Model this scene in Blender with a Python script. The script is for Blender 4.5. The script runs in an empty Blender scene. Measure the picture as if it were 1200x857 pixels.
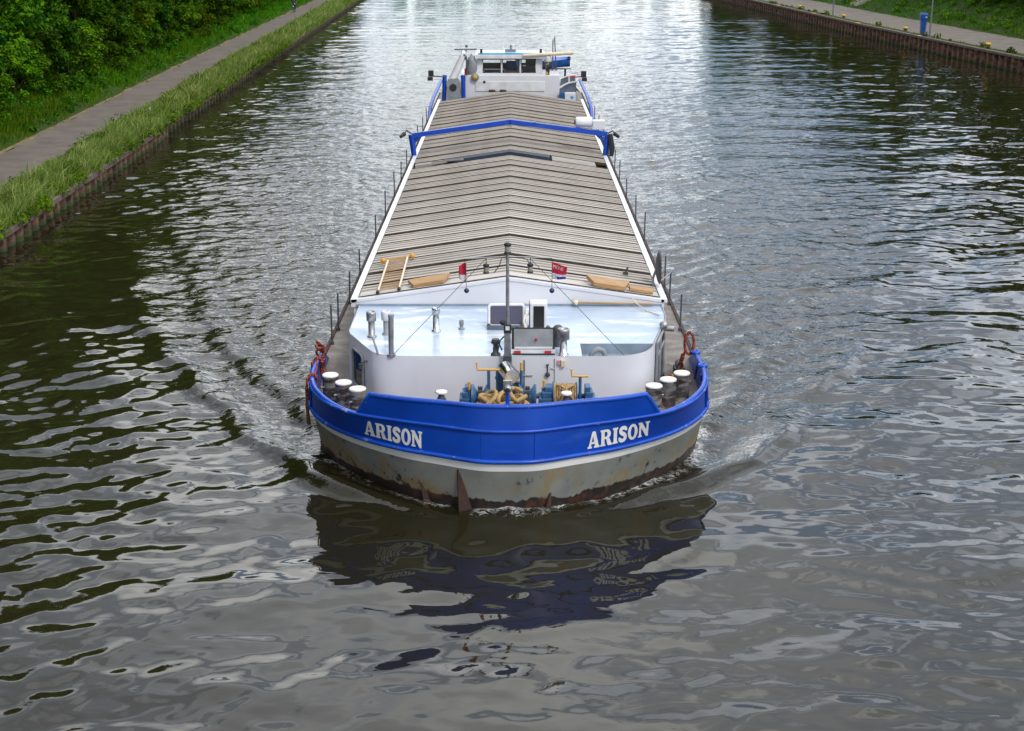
import bpy, bmesh, math, random
import numpy as np
from mathutils import Vector, Matrix
random.seed(7); RNG = np.random.default_rng(11)
sc = bpy.context.scene
COL = sc.collection
R = math.radians
PI = math.pi

# ------------------------------------------------------------------ camera, sky, sun, exposure
cam_d = bpy.data.cameras.new("camera"); cam = bpy.data.objects.new("camera", cam_d); COL.objects.link(cam)
cam_d.sensor_width = 36; cam_d.lens = 50.0; cam_d.clip_start = .5; cam_d.clip_end = 3000
CAM_H = 10.4
cam.location = (0, 0, CAM_H); cam.rotation_euler = (R(90 - 17.03), 0, 0)
sc.camera = cam
SUN_EL, SUN_AZ = R(48), R(150)          # azimuth from +Y towards +X
sd = bpy.data.lights.new("sun", 'SUN'); sd.energy = 1.6; sd.angle = R(12); sd.color = (1, .95, .87)
sun = bpy.data.objects.new("sun", sd); COL.objects.link(sun)
sdir = Vector((math.sin(SUN_AZ) * math.cos(SUN_EL), math.cos(SUN_AZ) * math.cos(SUN_EL), math.sin(SUN_EL)))
sun.rotation_euler = sdir.to_track_quat('Z', 'Y').to_euler(); sun.location = (60, -80, 90)

w = bpy.data.worlds.new("World"); sc.world = w; w.use_nodes = True
nt = w.node_tree; nt.nodes.clear()
def wn(t, **k):
    n = nt.nodes.new(t)
    for a, b in k.items(): setattr(n, a, b)
    return n
def wl(a, b): nt.links.new(a, b)
out = wn('ShaderNodeOutputWorld'); sky = wn('ShaderNodeTexSky', sky_type='NISHITA', sun_disc=False, sun_elevation=SUN_EL, sun_rotation=SUN_AZ)
bg1 = wn('ShaderNodeBackground'); bg1.inputs[1].default_value = .15; wl(sky.outputs[0], bg1.inputs[0])
tc = wn('ShaderNodeTexCoord'); sep = wn('ShaderNodeSeparateXYZ'); wl(tc.outputs['Generated'], sep.inputs[0])
zz = wn('ShaderNodeMath', operation='MAXIMUM'); zz.inputs[1].default_value = 0; wl(sep.outputs[2], zz.inputs[0])
za = wn('ShaderNodeMath', operation='ADD'); za.inputs[1].default_value = .22; wl(zz.outputs[0], za.inputs[0])
comb = wn('ShaderNodeCombineXYZ')
for i in (0, 1):
    d = wn('ShaderNodeMath', operation='DIVIDE'); wl(sep.outputs[i], d.inputs[0]); wl(za.outputs[0], d.inputs[1]); wl(d.outputs[0], comb.inputs[i])
n1 = wn('ShaderNodeTexNoise'); n1.inputs['Scale'].default_value = 1.7; n1.inputs['Detail'].default_value = 7; n1.inputs['Roughness'].default_value = .56; n1.inputs['Distortion'].default_value = .5
wl(comb.outputs[0], n1.inputs['Vector'])
cov = wn('ShaderNodeValToRGB'); cov.color_ramp.elements[0].position = .455; cov.color_ramp.elements[1].position = .53
wl(n1.outputs[0], cov.inputs[0])
off = wn('ShaderNodeVectorMath', operation='ADD'); off.inputs[1].default_value = (3.7, 9.1, 2.2); wl(comb.outputs[0], off.inputs[0])
n2 = wn('ShaderNodeTexNoise'); n2.inputs['Scale'].default_value = 2.1; n2.inputs['Detail'].default_value = 6; n2.inputs['Roughness'].default_value = .55
wl(off.outputs[0], n2.inputs['Vector'])
cr = wn('ShaderNodeValToRGB'); e = cr.color_ramp.elements
e[0].position = .40; e[0].color = (.66, .80, 1.04, 1); e[1].position = .63; e[1].color = (2.0, 1.97, 1.92, 1)
wl(n2.outputs[0], cr.inputs[0])
mr = wn('ShaderNodeMapRange'); mr.inputs[1].default_value = .10; mr.inputs[2].default_value = .50; mr.inputs[3].default_value = .90; mr.inputs[4].default_value = 1.22
wl(sep.outputs[2], mr.inputs[0])
fa = wn('ShaderNodeMath', operation='MULTIPLY_ADD'); fa.inputs[1].default_value = .42; fa.inputs[2].default_value = .98; wl(sep.outputs[1], fa.inputs[0])
fb = wn('ShaderNodeMath', operation='MULTIPLY_ADD'); fb.inputs[1].default_value = .45; wl(sep.outputs[0], fb.inputs[0]); wl(fa.outputs[0], fb.inputs[2])
fc = wn('ShaderNodeMath', operation='MULTIPLY'); wl(fb.outputs[0], fc.inputs[0]); wl(mr.outputs[0], fc.inputs[1])
he = wn('ShaderNodeMapRange'); he.inputs[1].default_value = .22; he.inputs[2].default_value = .48; he.inputs[4].default_value = .62; wl(sep.outputs[2], he.inputs[0])
hm = wn('ShaderNodeMix', data_type='RGBA'); wl(he.outputs[0], hm.inputs[0]); wl(cr.outputs[0], hm.inputs[6]); hm.inputs[7].default_value = (1.02, 1.05, 1.12, 1)
bg2 = wn('ShaderNodeBackground'); wl(hm.outputs[2], bg2.inputs[0]); wl(fc.outputs[0], bg2.inputs[1])
mx = wn('ShaderNodeMixShader'); cv2 = wn('ShaderNodeMath', operation='MULTIPLY_ADD', use_clamp=True); cv2.inputs[1].default_value = .95; wl(he.outputs[0], cv2.inputs[0]); wl(cov.outputs[0], cv2.inputs[2]); wl(cv2.outputs[0], mx.inputs[0]); wl(bg1.outputs[0], mx.inputs[1]); wl(bg2.outputs[0], mx.inputs[2]); wl(mx.outputs[0], out.inputs[0])

sc.view_settings.view_transform = 'Standard'; sc.view_settings.look = 'None'
sc.view_settings.exposure = 0.12; sc.view_settings.gamma = 1.0; sc.view_settings.use_curve_mapping = False
sc.cycles.use_denoising = True; sc.cycles.max_bounces = 6; sc.cycles.transparent_max_bounces = 8
sc.cycles.diffuse_bounces = 3; sc.cycles.glossy_bounces = 4; sc.cycles.caustics_reflective = False; sc.cycles.caustics_refractive = False

# ------------------------------------------------------------------ materials
def M(name, c1, c2=None, scale=3., rough=.5, metal=0., bump=0., bscale=60., detail=6., ramp=(.35, .65), spots=None, streak=None, tint=None, coat=0., stretch=(1, 1, 1), rvar=0.):
    m = bpy.data.materials.new(name); m.use_nodes = True; t = m.node_tree; N = t.nodes; L = t.links
    b = N['Principled BSDF']; b.inputs['Roughness'].default_value = rough; b.inputs['Metallic'].default_value = metal
    b.inputs['Coat Weight'].default_value = coat
    if rough >= .84: b.inputs['Specular IOR Level'].default_value = .12
    tcn = N.new('ShaderNodeTexCoord'); mp = N.new('ShaderNodeMapping'); mp.inputs['Scale'].default_value = stretch
    L.new(tcn.outputs['Object'], mp.inputs[0])
    c2 = c2 or tuple(x * .82 for x in c1)
    nz = N.new('ShaderNodeTexNoise'); nz.inputs['Scale'].default_value = scale; nz.inputs['Detail'].default_value = detail
    L.new(mp.outputs[0], nz.inputs['Vector'])
    rp = N.new('ShaderNodeValToRGB'); rp.color_ramp.elements[0].position, rp.color_ramp.elements[1].position = ramp
    rp.color_ramp.elements[0].color = (*c2, 1); rp.color_ramp.elements[1].color = (*c1, 1)
    L.new(nz.outputs[0], rp.inputs[0]); col = rp.outputs[0]
    for sp in (spots or []):                      # (colour, scale, threshold, softness, stretch)
        mp2 = N.new('ShaderNodeMapping'); mp2.inputs['Scale'].default_value = sp[4] if len(sp) > 4 else (1, 1, 1); mp2.inputs['Location'].default_value = (sp[1] * .37, 1.3, 5.1)
        L.new(tcn.outputs['Object'], mp2.inputs[0])
        n_ = N.new('ShaderNodeTexNoise'); n_.inputs['Scale'].default_value = sp[1]; n_.inputs['Detail'].default_value = 8; n_.inputs['Roughness'].default_value = .6
        L.new(mp2.outputs[0], n_.inputs['Vector'])
        r_ = N.new('ShaderNodeMapRange'); r_.inputs[1].default_value = sp[2]; r_.inputs[2].default_value = sp[2] + sp[3]
        L.new(n_.outputs[0], r_.inputs[0])
        mxx = N.new('ShaderNodeMix'); mxx.data_type = 'RGBA'; L.new(r_.outputs[0], mxx.inputs[0]); L.new(col, mxx.inputs[6]); mxx.inputs[7].default_value = (*sp[0], 1)
        col = mxx.outputs[2]
    if tint:                                      # per-face or per-object value shift
        if tint == 'object':
            src = N.new('ShaderNodeObjectInfo').outputs['Random']
        else:
            src = N.new('ShaderNodeAttribute'); src.attribute_name = 'tint'; src = src.outputs['Fac']
        h = N.new('ShaderNodeHueSaturation'); r2 = N.new('ShaderNodeMapRange'); r2.inputs[3].default_value, r2.inputs[4].default_value = (.82, 1.12) if tint == 'object' else (.55, 1.5)
        L.new(src, r2.inputs[0]); L.new(r2.outputs[0], h.inputs['Value']); L.new(col, h.inputs['Color']); col = h.outputs[0]
    L.new(col, b.inputs['Base Color'])
    if rvar:
        rr = N.new('ShaderNodeMapRange'); rr.inputs[3].default_value = max(.02, rough - rvar); rr.inputs[4].default_value = rough + rvar
        L.new(nz.outputs[0], rr.inputs[0]); L.new(rr.outputs[0], b.inputs['Roughness'])
    if bump:
        bn = N.new('ShaderNodeTexNoise'); bn.inputs['Scale'].default_value = bscale; bn.inputs['Detail'].default_value = 4; L.new(mp.outputs[0], bn.inputs['Vector'])
        bp = N.new('ShaderNodeBump'); bp.inputs['Strength'].default_value = bump; bp.inputs['Distance'].default_value = .02
        L.new(bn.outputs[0], bp.inputs['Height']); L.new(bp.outputs[0], b.inputs['Normal'])
    return m

def leaf_mat(name, c_dark, c_light, trans=.25):
    m = bpy.data.materials.new(name); m.use_nodes = True; t = m.node_tree; N = t.nodes; L = t.links
    b = N['Principled BSDF']; b.inputs['Roughness'].default_value = .7; b.inputs['Specular IOR Level'].default_value = .04
    a = N.new('ShaderNodeAttribute'); a.attribute_name = 'tint'
    rp = N.new('ShaderNodeValToRGB'); rp.color_ramp.elements[0].color = (*c_dark, 1); rp.color_ramp.elements[1].color = (*c_light, 1)
    rp.color_ramp.elements[0].position = .05; rp.color_ramp.elements[1].position = .95
    L.new(a.outputs['Fac'], rp.inputs[0])
    oi = N.new('ShaderNodeObjectInfo'); h = N.new('ShaderNodeHueSaturation')
    r1 = N.new('ShaderNodeMapRange'); r1.inputs[3].default_value = .475; r1.inputs[4].default_value = .52; L.new(oi.outputs['Random'], r1.inputs[0]); L.new(r1.outputs[0], h.inputs['Hue'])
    r2 = N.new('ShaderNodeMapRange'); r2.inputs[3].default_value = .75; r2.inputs[4].default_value = 1.2; L.new(oi.outputs['Random'], r2.inputs[0]); L.new(r2.outputs[0], h.inputs['Value'])
    L.new(rp.outputs[0], h.inputs['Color']); L.new(h.outputs[0], b.inputs['Base Color'])
    tr = N.new('ShaderNodeBsdfTranslucent'); L.new(h.outputs[0], tr.inputs[0])
    mxs = N.new('ShaderNodeMixShader'); mxs.inputs[0].default_value = trans
    L.new(b.outputs[0], mxs.inputs[1]); L.new(tr.outputs[0], mxs.inputs[2]); L.new(mxs.outputs[0], N['Material Output'].inputs[0])
    return m

MAT = {}
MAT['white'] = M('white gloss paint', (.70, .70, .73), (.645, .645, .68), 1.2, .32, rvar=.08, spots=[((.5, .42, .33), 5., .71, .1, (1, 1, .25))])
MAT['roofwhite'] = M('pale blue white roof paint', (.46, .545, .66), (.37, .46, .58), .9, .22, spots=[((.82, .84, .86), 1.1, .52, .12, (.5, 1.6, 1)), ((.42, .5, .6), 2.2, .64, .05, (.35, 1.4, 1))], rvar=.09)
MAT['trim'] = M('off white trim paint', (.74, .74, .76), (.6, .6, .62), 2.5, .4, spots=[((.33, .27, .2), 7, .66, .08)])
MAT['blue'] = M('royal blue hull paint', (.001, .060, .44), (.001, .046, .36), 1.3, .38, spots=[((.004, .085, .46), 2.6, .62, .25), ((.22, .16, .12), 9., .72, .03), ((.02, .09, .40), 1.1, .58, .2, (1, 1, 3)), ((.16, .075, .03), 11., .70, .05, (1, 1, .1))], rvar=.12, bump=.35, bscale=1.6)
MAT['bluerail'] = M('scuffed blue rail paint', (.003, .075, .50), (.003, .05, .36), 3, .36, spots=[((.35, .27, .2), 6., .66, .05), ((.25, .36, .62), 4., .62, .1)])
MAT['bluegrey'] = M('blue grey machinery paint', (.045, .13, .26), (.03, .085, .18), 6, .5, spots=[((.12, .07, .04), 12, .66, .06)])
MAT['yellow'] = M('yellow lever paint', (.70, .36, .02), None, 9, .45)
MAT['deck'] = M('grimy grey brown deck', (.24, .215, .19), (.15, .13, .115), 3, .75, bump=.2, spots=[((.10, .065, .04), 4, .6, .12)])
MAT['rust'] = M('dark rust', (.06, .028, .018), (.022, .014, .012), 6, .8, bump=.4, spots=[((.2, .08, .03), 9, .6, .1)])
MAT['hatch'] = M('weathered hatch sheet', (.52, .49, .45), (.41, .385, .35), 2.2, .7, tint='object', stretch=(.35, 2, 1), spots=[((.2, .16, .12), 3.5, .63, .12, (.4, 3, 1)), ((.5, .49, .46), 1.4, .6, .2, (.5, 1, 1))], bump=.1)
MAT['seam'] = M('grime and painted shade in hatch seams', (.085, .07, .057), (.05, .041, .034), 4, .9)  # dirt plus the shadow lines between covers, painted into the colour
MAT['rib'] = M('dirt and painted shade on rib flanks', (.30, .265, .225), (.20, .17, .14), 3, .85, stretch=(.5, 2, 1))  # dirt and groove shade both mixed into the flank colour
MAT['steel'] = M('galvanised steel', (.46, .46, .46), (.28, .28, .28), 6, .38, .75)
MAT['chrome'] = M('stainless steel', (.62, .63, .65), (.5, .5, .52), 5, .16, 1.)
MAT['black'] = M('black rubber', (.018, .018, .02), None, 8, .6)
MAT['dark'] = M('dark grey paint', (.07, .075, .085), (.045, .05, .055), 5, .5)
MAT['grey'] = M('mid grey paint', (.27, .29, .31), (.2, .21, .23), 4, .5)
MAT['stripe'] = M('white waterline stripe paint', (.86, .86, .86), (.80, .80, .80), 2, .4)
MAT['sheet'] = M('dull weathered sheet', (.33, .30, .265), (.25, .23, .2), 3, .8)
MAT['navy'] = M('dark navy beam paint', (.03, .045, .075), (.02, .03, .05), 4, .7)
MAT['slate'] = M('slate grey panel', (.12, .155, .20), (.09, .12, .16), 3, .45)
MAT['recess'] = M('grey blue recess paint', (.27, .33, .41), (.2, .25, .31), 3, .5)
MAT['wood'] = M('raw timber', (.46, .28, .13), (.33, .19, .085), 7, .7, stretch=(.25, 3, 3), spots=[((.16, .08, .03), 7, .64, .1)])
MAT['rope'] = M('tan rope', (.52, .36, .17), (.34, .22, .09), 22, .85, bump=.8, bscale=90)
MAT['ropered'] = M('orange rope with black flecks', (.42, .06, .015), (.025, .012, .01), 24, .8, ramp=(.48, .54), bump=.6)
MAT['ropebrown'] = M('brown rope', (.2, .1, .03), (.12, .06, .02), 15, .9, bump=.6)
MAT['red'] = M('red flag cloth', (.55, .012, .045), (.45, .01, .04), 8, .8)
MAT['clothwhite'] = M('white flag cloth', (.7, .7, .76), None, 8, .8)
MAT['clothblue'] = M('blue flag cloth', (.02, .03, .32), None, 8, .8)
MAT['redpaint'] = M('red paint', (.5, .02, .02), None, 8, .5)
MAT['skyblue'] = M('sky blue stripe', (.05, .38, .68), None, 4, .4)
MAT['beige'] = M('cream painted tube', (.72, .62, .44), (.6, .5, .36), 3, .5)
MAT['dinghy'] = M('blue tarpaulin', (.008, .09, .30), (.005, .05, .18), 4, .5)
MAT['paintwhite'] = M('white lettering paint', (.82, .82, .80), (.68, .68, .66), 6, .45, spots=[((.4, .36, .3), 10, .7, .06)])
MAT['bollard'] = M('worn bollard steel', (.24, .23, .22), (.05, .045, .042), 3, .5, stretch=(1, 1, 3.5), ramp=(.42,.58), spots=[((.05, .028, .016), 4, .52, .05, (1, 1, 3)), ((.45, .3, .25), 6, .66, .05)], bump=.3)
MAT['bollardcap'] = M('white bollard cap', (.80, .79, .75), (.66, .63, .58), 8, .5, spots=[((.4, .33, .25), 13, .68, .06)])
MAT['lens'] = M('lamp glass', (.35, .33, .28), (.2, .18, .15), 9, .12)
MAT['asphalt'] = M('worn asphalt', (.165, .14, .118), (.125, .107, .092), .8, .9, bump=.35, bscale=90, spots=[((.21, .175, .135), 1.6, .58, .2), ((.11, .10, .09), .5, .6, .15)])
MAT['concrete'] = M('quay paving', (.20, .175, .15), (.155, .137, .12), .7, .88, bump=.3, bscale=70, spots=[((.29, .27, .24), 1.3, .6, .2)])
MAT['soil'] = M('turf and soil', (.022, .062, .006), (.04, .05, .014), .9, .95, bump=.6, bscale=25, spots=[((.14, .105, .045), .7, .62, .1), ((.03, .07, .01), 2.2, .55, .15)])
MAT['bark'] = M('bark', (.10, .075, .055), (.05, .04, .03), 9, .9, bump=.8, bscale=30)
MAT['galv'] = M('grey lamp post metal', (.30, .31, .32), (.24, .25, .26), 6, .45, .4)
MAT['bin'] = M('blue enamel pillar', (.006, .08, .36), (.004, .06, .28), 4, .35)
MAT['green'] = M('dark green metal', (.012, .05, .03), None, 5, .5)
MAT['conc2'] = M('pale concrete', (.42, .39, .34), (.28, .26, .22), 3, .9, bump=.3, spots=[((.08, .09, .04), 4, .6, .1)])
MAT['bollyellow'] = M('yellow bollard paint', (.75, .42, .015), (.6, .33, .01), 6, .5)
MAT['skin'] = M('skin', (.55, .33, .25), None, 9, .55)
MAT['jeans'] = M('blue jeans', (.02, .06, .22), (.015, .04, .15), 20, .85)
MAT['jacket'] = M('navy jacket', (.010, .012, .035), None, 20, .8)
MAT['hair'] = M('brown hair', (.05, .03, .02), None, 30, .7)
MAT['stucco'] = M('dark timber lining', (.10, .05, .025), (.06, .03, .018), 3, .5)
MAT['screen'] = M('dark instrument plastic', (.012, .012, .014), None, 5, .3)

def glass_mat(name, col, rough=.04):
    m = bpy.data.materials.new(name); m.use_nodes = True; b = m.node_tree.nodes['Principled BSDF']
    b.inputs['Base Color'].default_value = (*col, 1); b.inputs['Roughness'].default_value = rough; b.inputs['IOR'].default_value = 1.5
    return m
MAT['glass'] = glass_mat('dark window glass', (.015, .025, .024))
MAT['solar'] = glass_mat('violet grey hatch glass', (.08, .075, .12), .1)
def clear_glass():
    m = bpy.data.materials.new('clear window glass'); m.use_nodes = True; N = m.node_tree.nodes; L = m.node_tree.links
    N.remove(N['Principled BSDF']); tr = N.new('ShaderNodeBsdfTransparent'); tr.inputs[0].default_value = (.86, .9, .9, 1)
    gl = N.new('ShaderNodeBsdfGlossy'); gl.inputs['Roughness'].default_value = .02; fr = N.new('ShaderNodeFresnel'); fr.inputs[0].default_value = 1.5
    ms = N.new('ShaderNodeMixShader'); L.new(fr.outputs[0], ms.inputs[0]); L.new(tr.outputs[0], ms.inputs[1]); L.new(gl.outputs[0], ms.inputs[2]); L.new(ms.outputs[0], N['Material Output'].inputs[0])
    return m
MAT['clear'] = clear_glass()

def hull_mat():
    """grey hull coat, worn to rust and black tar along an uneven line above the water"""
    m = bpy.data.materials.new('worn grey hull coat'); m.use_nodes = True; N = m.node_tree.nodes; L = m.node_tree.links; b = N['Principled BSDF']
    tcn = N.new('ShaderNodeTexCoord'); s = N.new('ShaderNodeSeparateXYZ'); L.new(tcn.outputs['Object'], s.inputs[0])
    def noise(sc_, st=(1, 1, 1), d=7, ro=.58):
        mp = N.new('ShaderNodeMapping'); mp.inputs['Scale'].default_value = st; L.new(tcn.outputs['Object'], mp.inputs[0])
        n = N.new('ShaderNodeTexNoise'); n.inputs['Scale'].default_value = sc_; n.inputs['Detail'].default_value = d; n.inputs['Roughness'].default_value = ro; L.new(mp.outputs[0], n.inputs['Vector']); return n.outputs[0]
    def mth(op, a, c):
        n = N.new('ShaderNodeMath'); n.operation = op
        for i, q in enumerate((a, c)):
            if isinstance(q, (int, float)): n.inputs[i].default_value = q
            else: L.new(q, n.inputs[i])
        return n.outputs[0]
    def rng(v, a, c):
        n = N.new('ShaderNodeMapRange'); n.inputs[1].default_value = a; n.inputs[2].default_value = c; L.new(v, n.inputs[0]); return n.outputs[0]
    def mix(f, a, c):
        n = N.new('ShaderNodeMix'); n.data_type = 'RGBA'; L.new(f, n.inputs[0])
        for i, q in ((6, a), (7, c)):
            if isinstance(q, tuple): n.inputs[i].default_value = (*q, 1)
            else: L.new(q, n.inputs[i])
        return n.outputs[2]
    z = s.outputs[2]
    col = mix(rng(noise(1.6), .35, .7), (.24, .243, .22), (.165, .175, .167))
    col = mix(rng(noise(2.4, (1, 1, .35)), .54, .68), col, (.23, .19, .11))
    tide = mth('MULTIPLY', rng(mth('ADD', z, mth('MULTIPLY', noise(2.6, (1, 1, .45)), -1.15)), -.02, -.07), rng(noise(.55, (1, 1, 1), 3), .44, .54))
    col = mix(mth('MULTIPLY', tide, .75), col, mix(rng(noise(5.), .4, .65), (.25, .20, .11), (.22, .14, .05)))      # ochre rust tide with a ragged top
    col = mix(mth('MULTIPLY', rng(noise(6., (1, 1, .7), 9, .65), .57, .59), rng(noise(.8, (1, 1, 1), 3), .5, .56)), col, (.035, .035, .035))                                  # scraped black patches
    col = mix(rng(noise(14., (1, 1, .12)), .70, .76), col, (.24, .10, .03))                                   # rust runs
    bt = rng(mth('ADD', z, mth('MULTIPLY', noise(4., (1, 1, .5)), -.34)), .10, .07)
    col = mix(bt, col, mix(rng(noise(5.), .5, .7), (.02, .016, .013), (.10, .035, .018)))
    L.new(col, b.inputs['Base Color']); b.inputs['Roughness'].default_value = .5
    bp = N.new('ShaderNodeBump'); bp.inputs['Strength'].default_value = .25; bp.inputs['Distance'].default_value = .02; L.new(noise(3., (1, 1, 1), 5), bp.inputs['Height']); L.new(bp.outputs[0], b.inputs['Normal'])
    return m
MAT['hull'] = hull_mat()

def pile_mat():
    m = bpy.data.materials.new('rusted sheet piling'); m.use_nodes = True; N = m.node_tree.nodes; L = m.node_tree.links; b = N['Principled BSDF']
    tcn = N.new('ShaderNodeTexCoord'); g = N.new('ShaderNodeNewGeometry'); s = N.new('ShaderNodeSeparateXYZ'); L.new(g.outputs['Position'], s.inputs[0])
    n = N.new('ShaderNodeTexNoise'); n.inputs['Scale'].default_value = 3; n.inputs['Detail'].default_value = 7; L.new(tcn.outputs['Object'], n.inputs['Vector'])
    r = N.new('ShaderNodeValToRGB'); e = r.color_ramp.elements; e[0].color = (.04, .022, .016, 1); e[0].position = .38; e[1].color = (.26, .13, .075, 1); e[1].position = .66
    L.new(n.outputs[0], r.inputs[0])
    a = N.new('ShaderNodeMath'); a.operation = 'MULTIPLY_ADD'; a.inputs[1].default_value = -.5; L.new(n.outputs[0], a.inputs[0]); L.new(s.outputs[2], a.inputs[2])
    q = N.new('ShaderNodeMapRange'); q.inputs[1].default_value = -.08; q.inputs[2].default_value = -.16; L.new(a.outputs[0], q.inputs[0])
    mx_ = N.new('ShaderNodeMix'); mx_.data_type = 'RGBA'; L.new(q.outputs[0], mx_.inputs[0]); L.new(r.outputs[0], mx_.inputs[6]); mx_.inputs[7].default_value = (.035, .06, .012, 1)
    L.new(mx_.outputs[2], b.inputs['Base Color']); b.inputs['Roughness'].default_value = .85
    return m
MAT['pile'] = pile_mat()
MAT['cap'] = M('rusty capping beam', (.17, .12, .095), (.09, .065, .055), 2.5, .8, bump=.4, spots=[((.24, .2, .16), 3.5, .6, .1)])

# ------------------------------------------------------------------ object helpers
def wloc(o):
    v = Vector((0, 0, 0))
    while o is not None: v += o.location; o = o.parent
    return v
def tag(o, label=None, cat=None, group=None, kind=None):
    for k, v_ in (('label', label), ('category', cat), ('group', group), ('kind', kind)):
        if v_: o[k] = v_
    return o
def thing(name, label, cat, loc, group=None, rz=0):
    o = bpy.data.objects.new(name, None); COL.objects.link(o); o.location = loc; o.rotation_euler = (0, 0, rz); o.empty_display_size = .2
    return tag(o, label, cat, group)
def link_mesh(name, me, parent=None, loc=(0, 0, 0)):
    o = bpy.data.objects.new(name, me); COL.objects.link(o); o.location = loc
    if parent is not None: o.parent = parent
    return o
def copy_tree(o, parent=None):
    c = o.copy(); COL.objects.link(c); c.parent = parent
    for ch in list(o.children): copy_tree(ch, c)
    return c

class MB:
    """collects primitives into one mesh; coordinates are world coordinates unless build(local=True)"""
    def __init__(s): s.v = []; s.f = []; s.sm = []; s.mi = []
    def add(s, vs, fs, smooth=False, mi=0):
        o = len(s.v); s.v += [tuple(x) for x in vs]; s.f += [tuple(o + i for i in f) for f in fs]; s.sm += [smooth] * len(fs); s.mi += [mi] * len(fs); return s
    def box(s, c, d, rot=None, mi=0):
        hx, hy, hz = d[0] / 2, d[1] / 2, d[2] / 2
        vs = [Vector((x, y, z)) for z in (-hz, hz) for x, y in ((-hx, -hy), (hx, -hy), (hx, hy), (-hx, hy))]
        if rot is not None:
            mm = rot if isinstance(rot, Matrix) else Matrix.Rotation(rot, 3, 'Z')
            vs = [mm @ q for q in vs]
        vs = [q + Vector(c) for q in vs]
        return s.add(vs, [(3, 2, 1, 0), (4, 5, 6, 7), (0, 1, 5, 4), (1, 2, 6, 5), (2, 3, 7, 6), (3, 0, 4, 7)], False, mi)
    def tube(s, pts, r, seg=10, caps=True, closed=False, mi=0):
        P = [Vector(p) for p in pts]; n = len(P); rr = r if hasattr(r, '__len__') else [r] * n
        ring = []; up = None
        for i in range(n):
            if closed: t = (P[(i + 1) % n] - P[i - 1])
            else: t = P[min(i + 1, n - 1)] - P[max(i - 1, 0)]
            if t.length < 1e-9: t = Vector((0, 0, 1))
            t.normalize()
            if up is None:
                up = Vector((0, 0, 1)) if abs(t.z) < .9 else Vector((1, 0, 0))
            a = t.cross(up)
            if a.length < 1e-6: a = t.orthogonal()
            a.normalize(); b = a.cross(t).normalized(); up = b
            ring.append([P[i] + (a * math.cos(2 * PI * k / seg) + b * math.sin(2 * PI * k / seg)) * rr[i] for k in range(seg)])
        vs = [q for g in ring for q in g]; fs = []
        for i in range(n if closed else n - 1):
            j = (i + 1) % n
            for k in range(seg): fs.append((i * seg + k, i * seg + (k + 1) % seg, j * seg + (k + 1) % seg, j * seg + k))
        s.add(vs, fs, True, mi)
        if caps and not closed:
            s.add(ring[0], [tuple(range(seg))], False, mi); s.add(ring[-1], [tuple(reversed(range(seg)))], False, mi)
        return s
    def cyl(s, a, b, r0, r1=None, seg=20, mi=0): return s.tube([a, b], [r0, r0 if r1 is None else r1], seg, mi=mi)
    def lathe(s, c, prof, seg=24, axis='Z', mi=0):
        vs = []; n = len(prof)
        for r, h in prof:
            for k in range(seg):
                a = 2 * PI * k / seg; q = (r * math.cos(a), r * math.sin(a), h)
                if axis == 'Y': q = (q[0], q[2], q[1])
                if axis == 'X': q = (q[2], q[0], q[1])
                vs.append((c[0] + q[0], c[1] + q[1], c[2] + q[2]))
        fs = [(i * seg + k, i * seg + (k + 1) % seg, (i + 1) * seg + (k + 1) % seg, (i + 1) * seg + k) for i in range(n - 1) for k in range(seg)]
        s.add(vs, fs, True, mi)
        s.add(vs[:seg], [tuple(reversed(range(seg)))], False, mi); s.add(vs[-seg:], [tuple(range(seg))], False, mi); return s
    def prism(s, out2, z0, z1, mi=0, top=True, bottom=True, smooth=False):
        n = len(out2); lo = [(x, y, z0) for x, y in out2]; hi = [(x, y, z1) for x, y in out2]
        s.add(lo + hi, [(i, (i + 1) % n, n + (i + 1) % n, n + i) for i in range(n)], smooth, mi)
        if top: s.add(hi, [tuple(range(n))], False, mi)
        if bottom: s.add(lo, [tuple(reversed(range(n)))], False, mi)
        return s
    def grid(s, rows, smooth=True, mi=0, closed=False):
        n, m = len(rows), len(rows[0]); vs = [q for r in rows for q in r]
        fs = [(i * m + j, i * m + (j + 1) % m, (i + 1) * m + (j + 1) % m, (i + 1) * m + j) for i in range(n - 1) for j in range(m if closed else m - 1)]
        return s.add(vs, fs, smooth, mi)
    def sphere(s, c, r, seg=14, mi=0):
        n = seg // 2; return s.lathe(c, [(max(1e-4, r * math.sin(PI * i / n)), -r * math.cos(PI * i / n)) for i in range(n + 1)], seg, mi=mi)
    def build(s, name, mats, parent=None, local=False, bevel=0., loc=None, fixn=True):
        me = bpy.data.meshes.new(name); base = Vector((0, 0, 0))
        if not local: base = wloc(parent) + (Vector(loc) if loc else Vector((0, 0, 0)))
        me.from_pydata([(q[0] - base.x, q[1] - base.y, q[2] - base.z) for q in s.v], [], s.f)
        me.polygons.foreach_set('use_smooth', s.sm); me.polygons.foreach_set('material_index', s.mi)
        for m_ in (mats if isinstance(mats, (list, tuple)) else [mats]): me.materials.append(MAT[m_] if isinstance(m_, str) else m_)
        if fixn:
            bm = bmesh.new(); bm.from_mesh(me); bmesh.ops.recalc_face_normals(bm, faces=bm.faces); bm.to_mesh(me); bm.free()
        me.update()
        o = link_mesh(name, me, parent, loc or (0, 0, 0))
        if bevel:
            bv = o.modifiers.new('bevel', 'BEVEL'); bv.width = bevel; bv.segments = 2; bv.limit_method = 'ANGLE'; bv.angle_limit = R(35)
        return o

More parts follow.
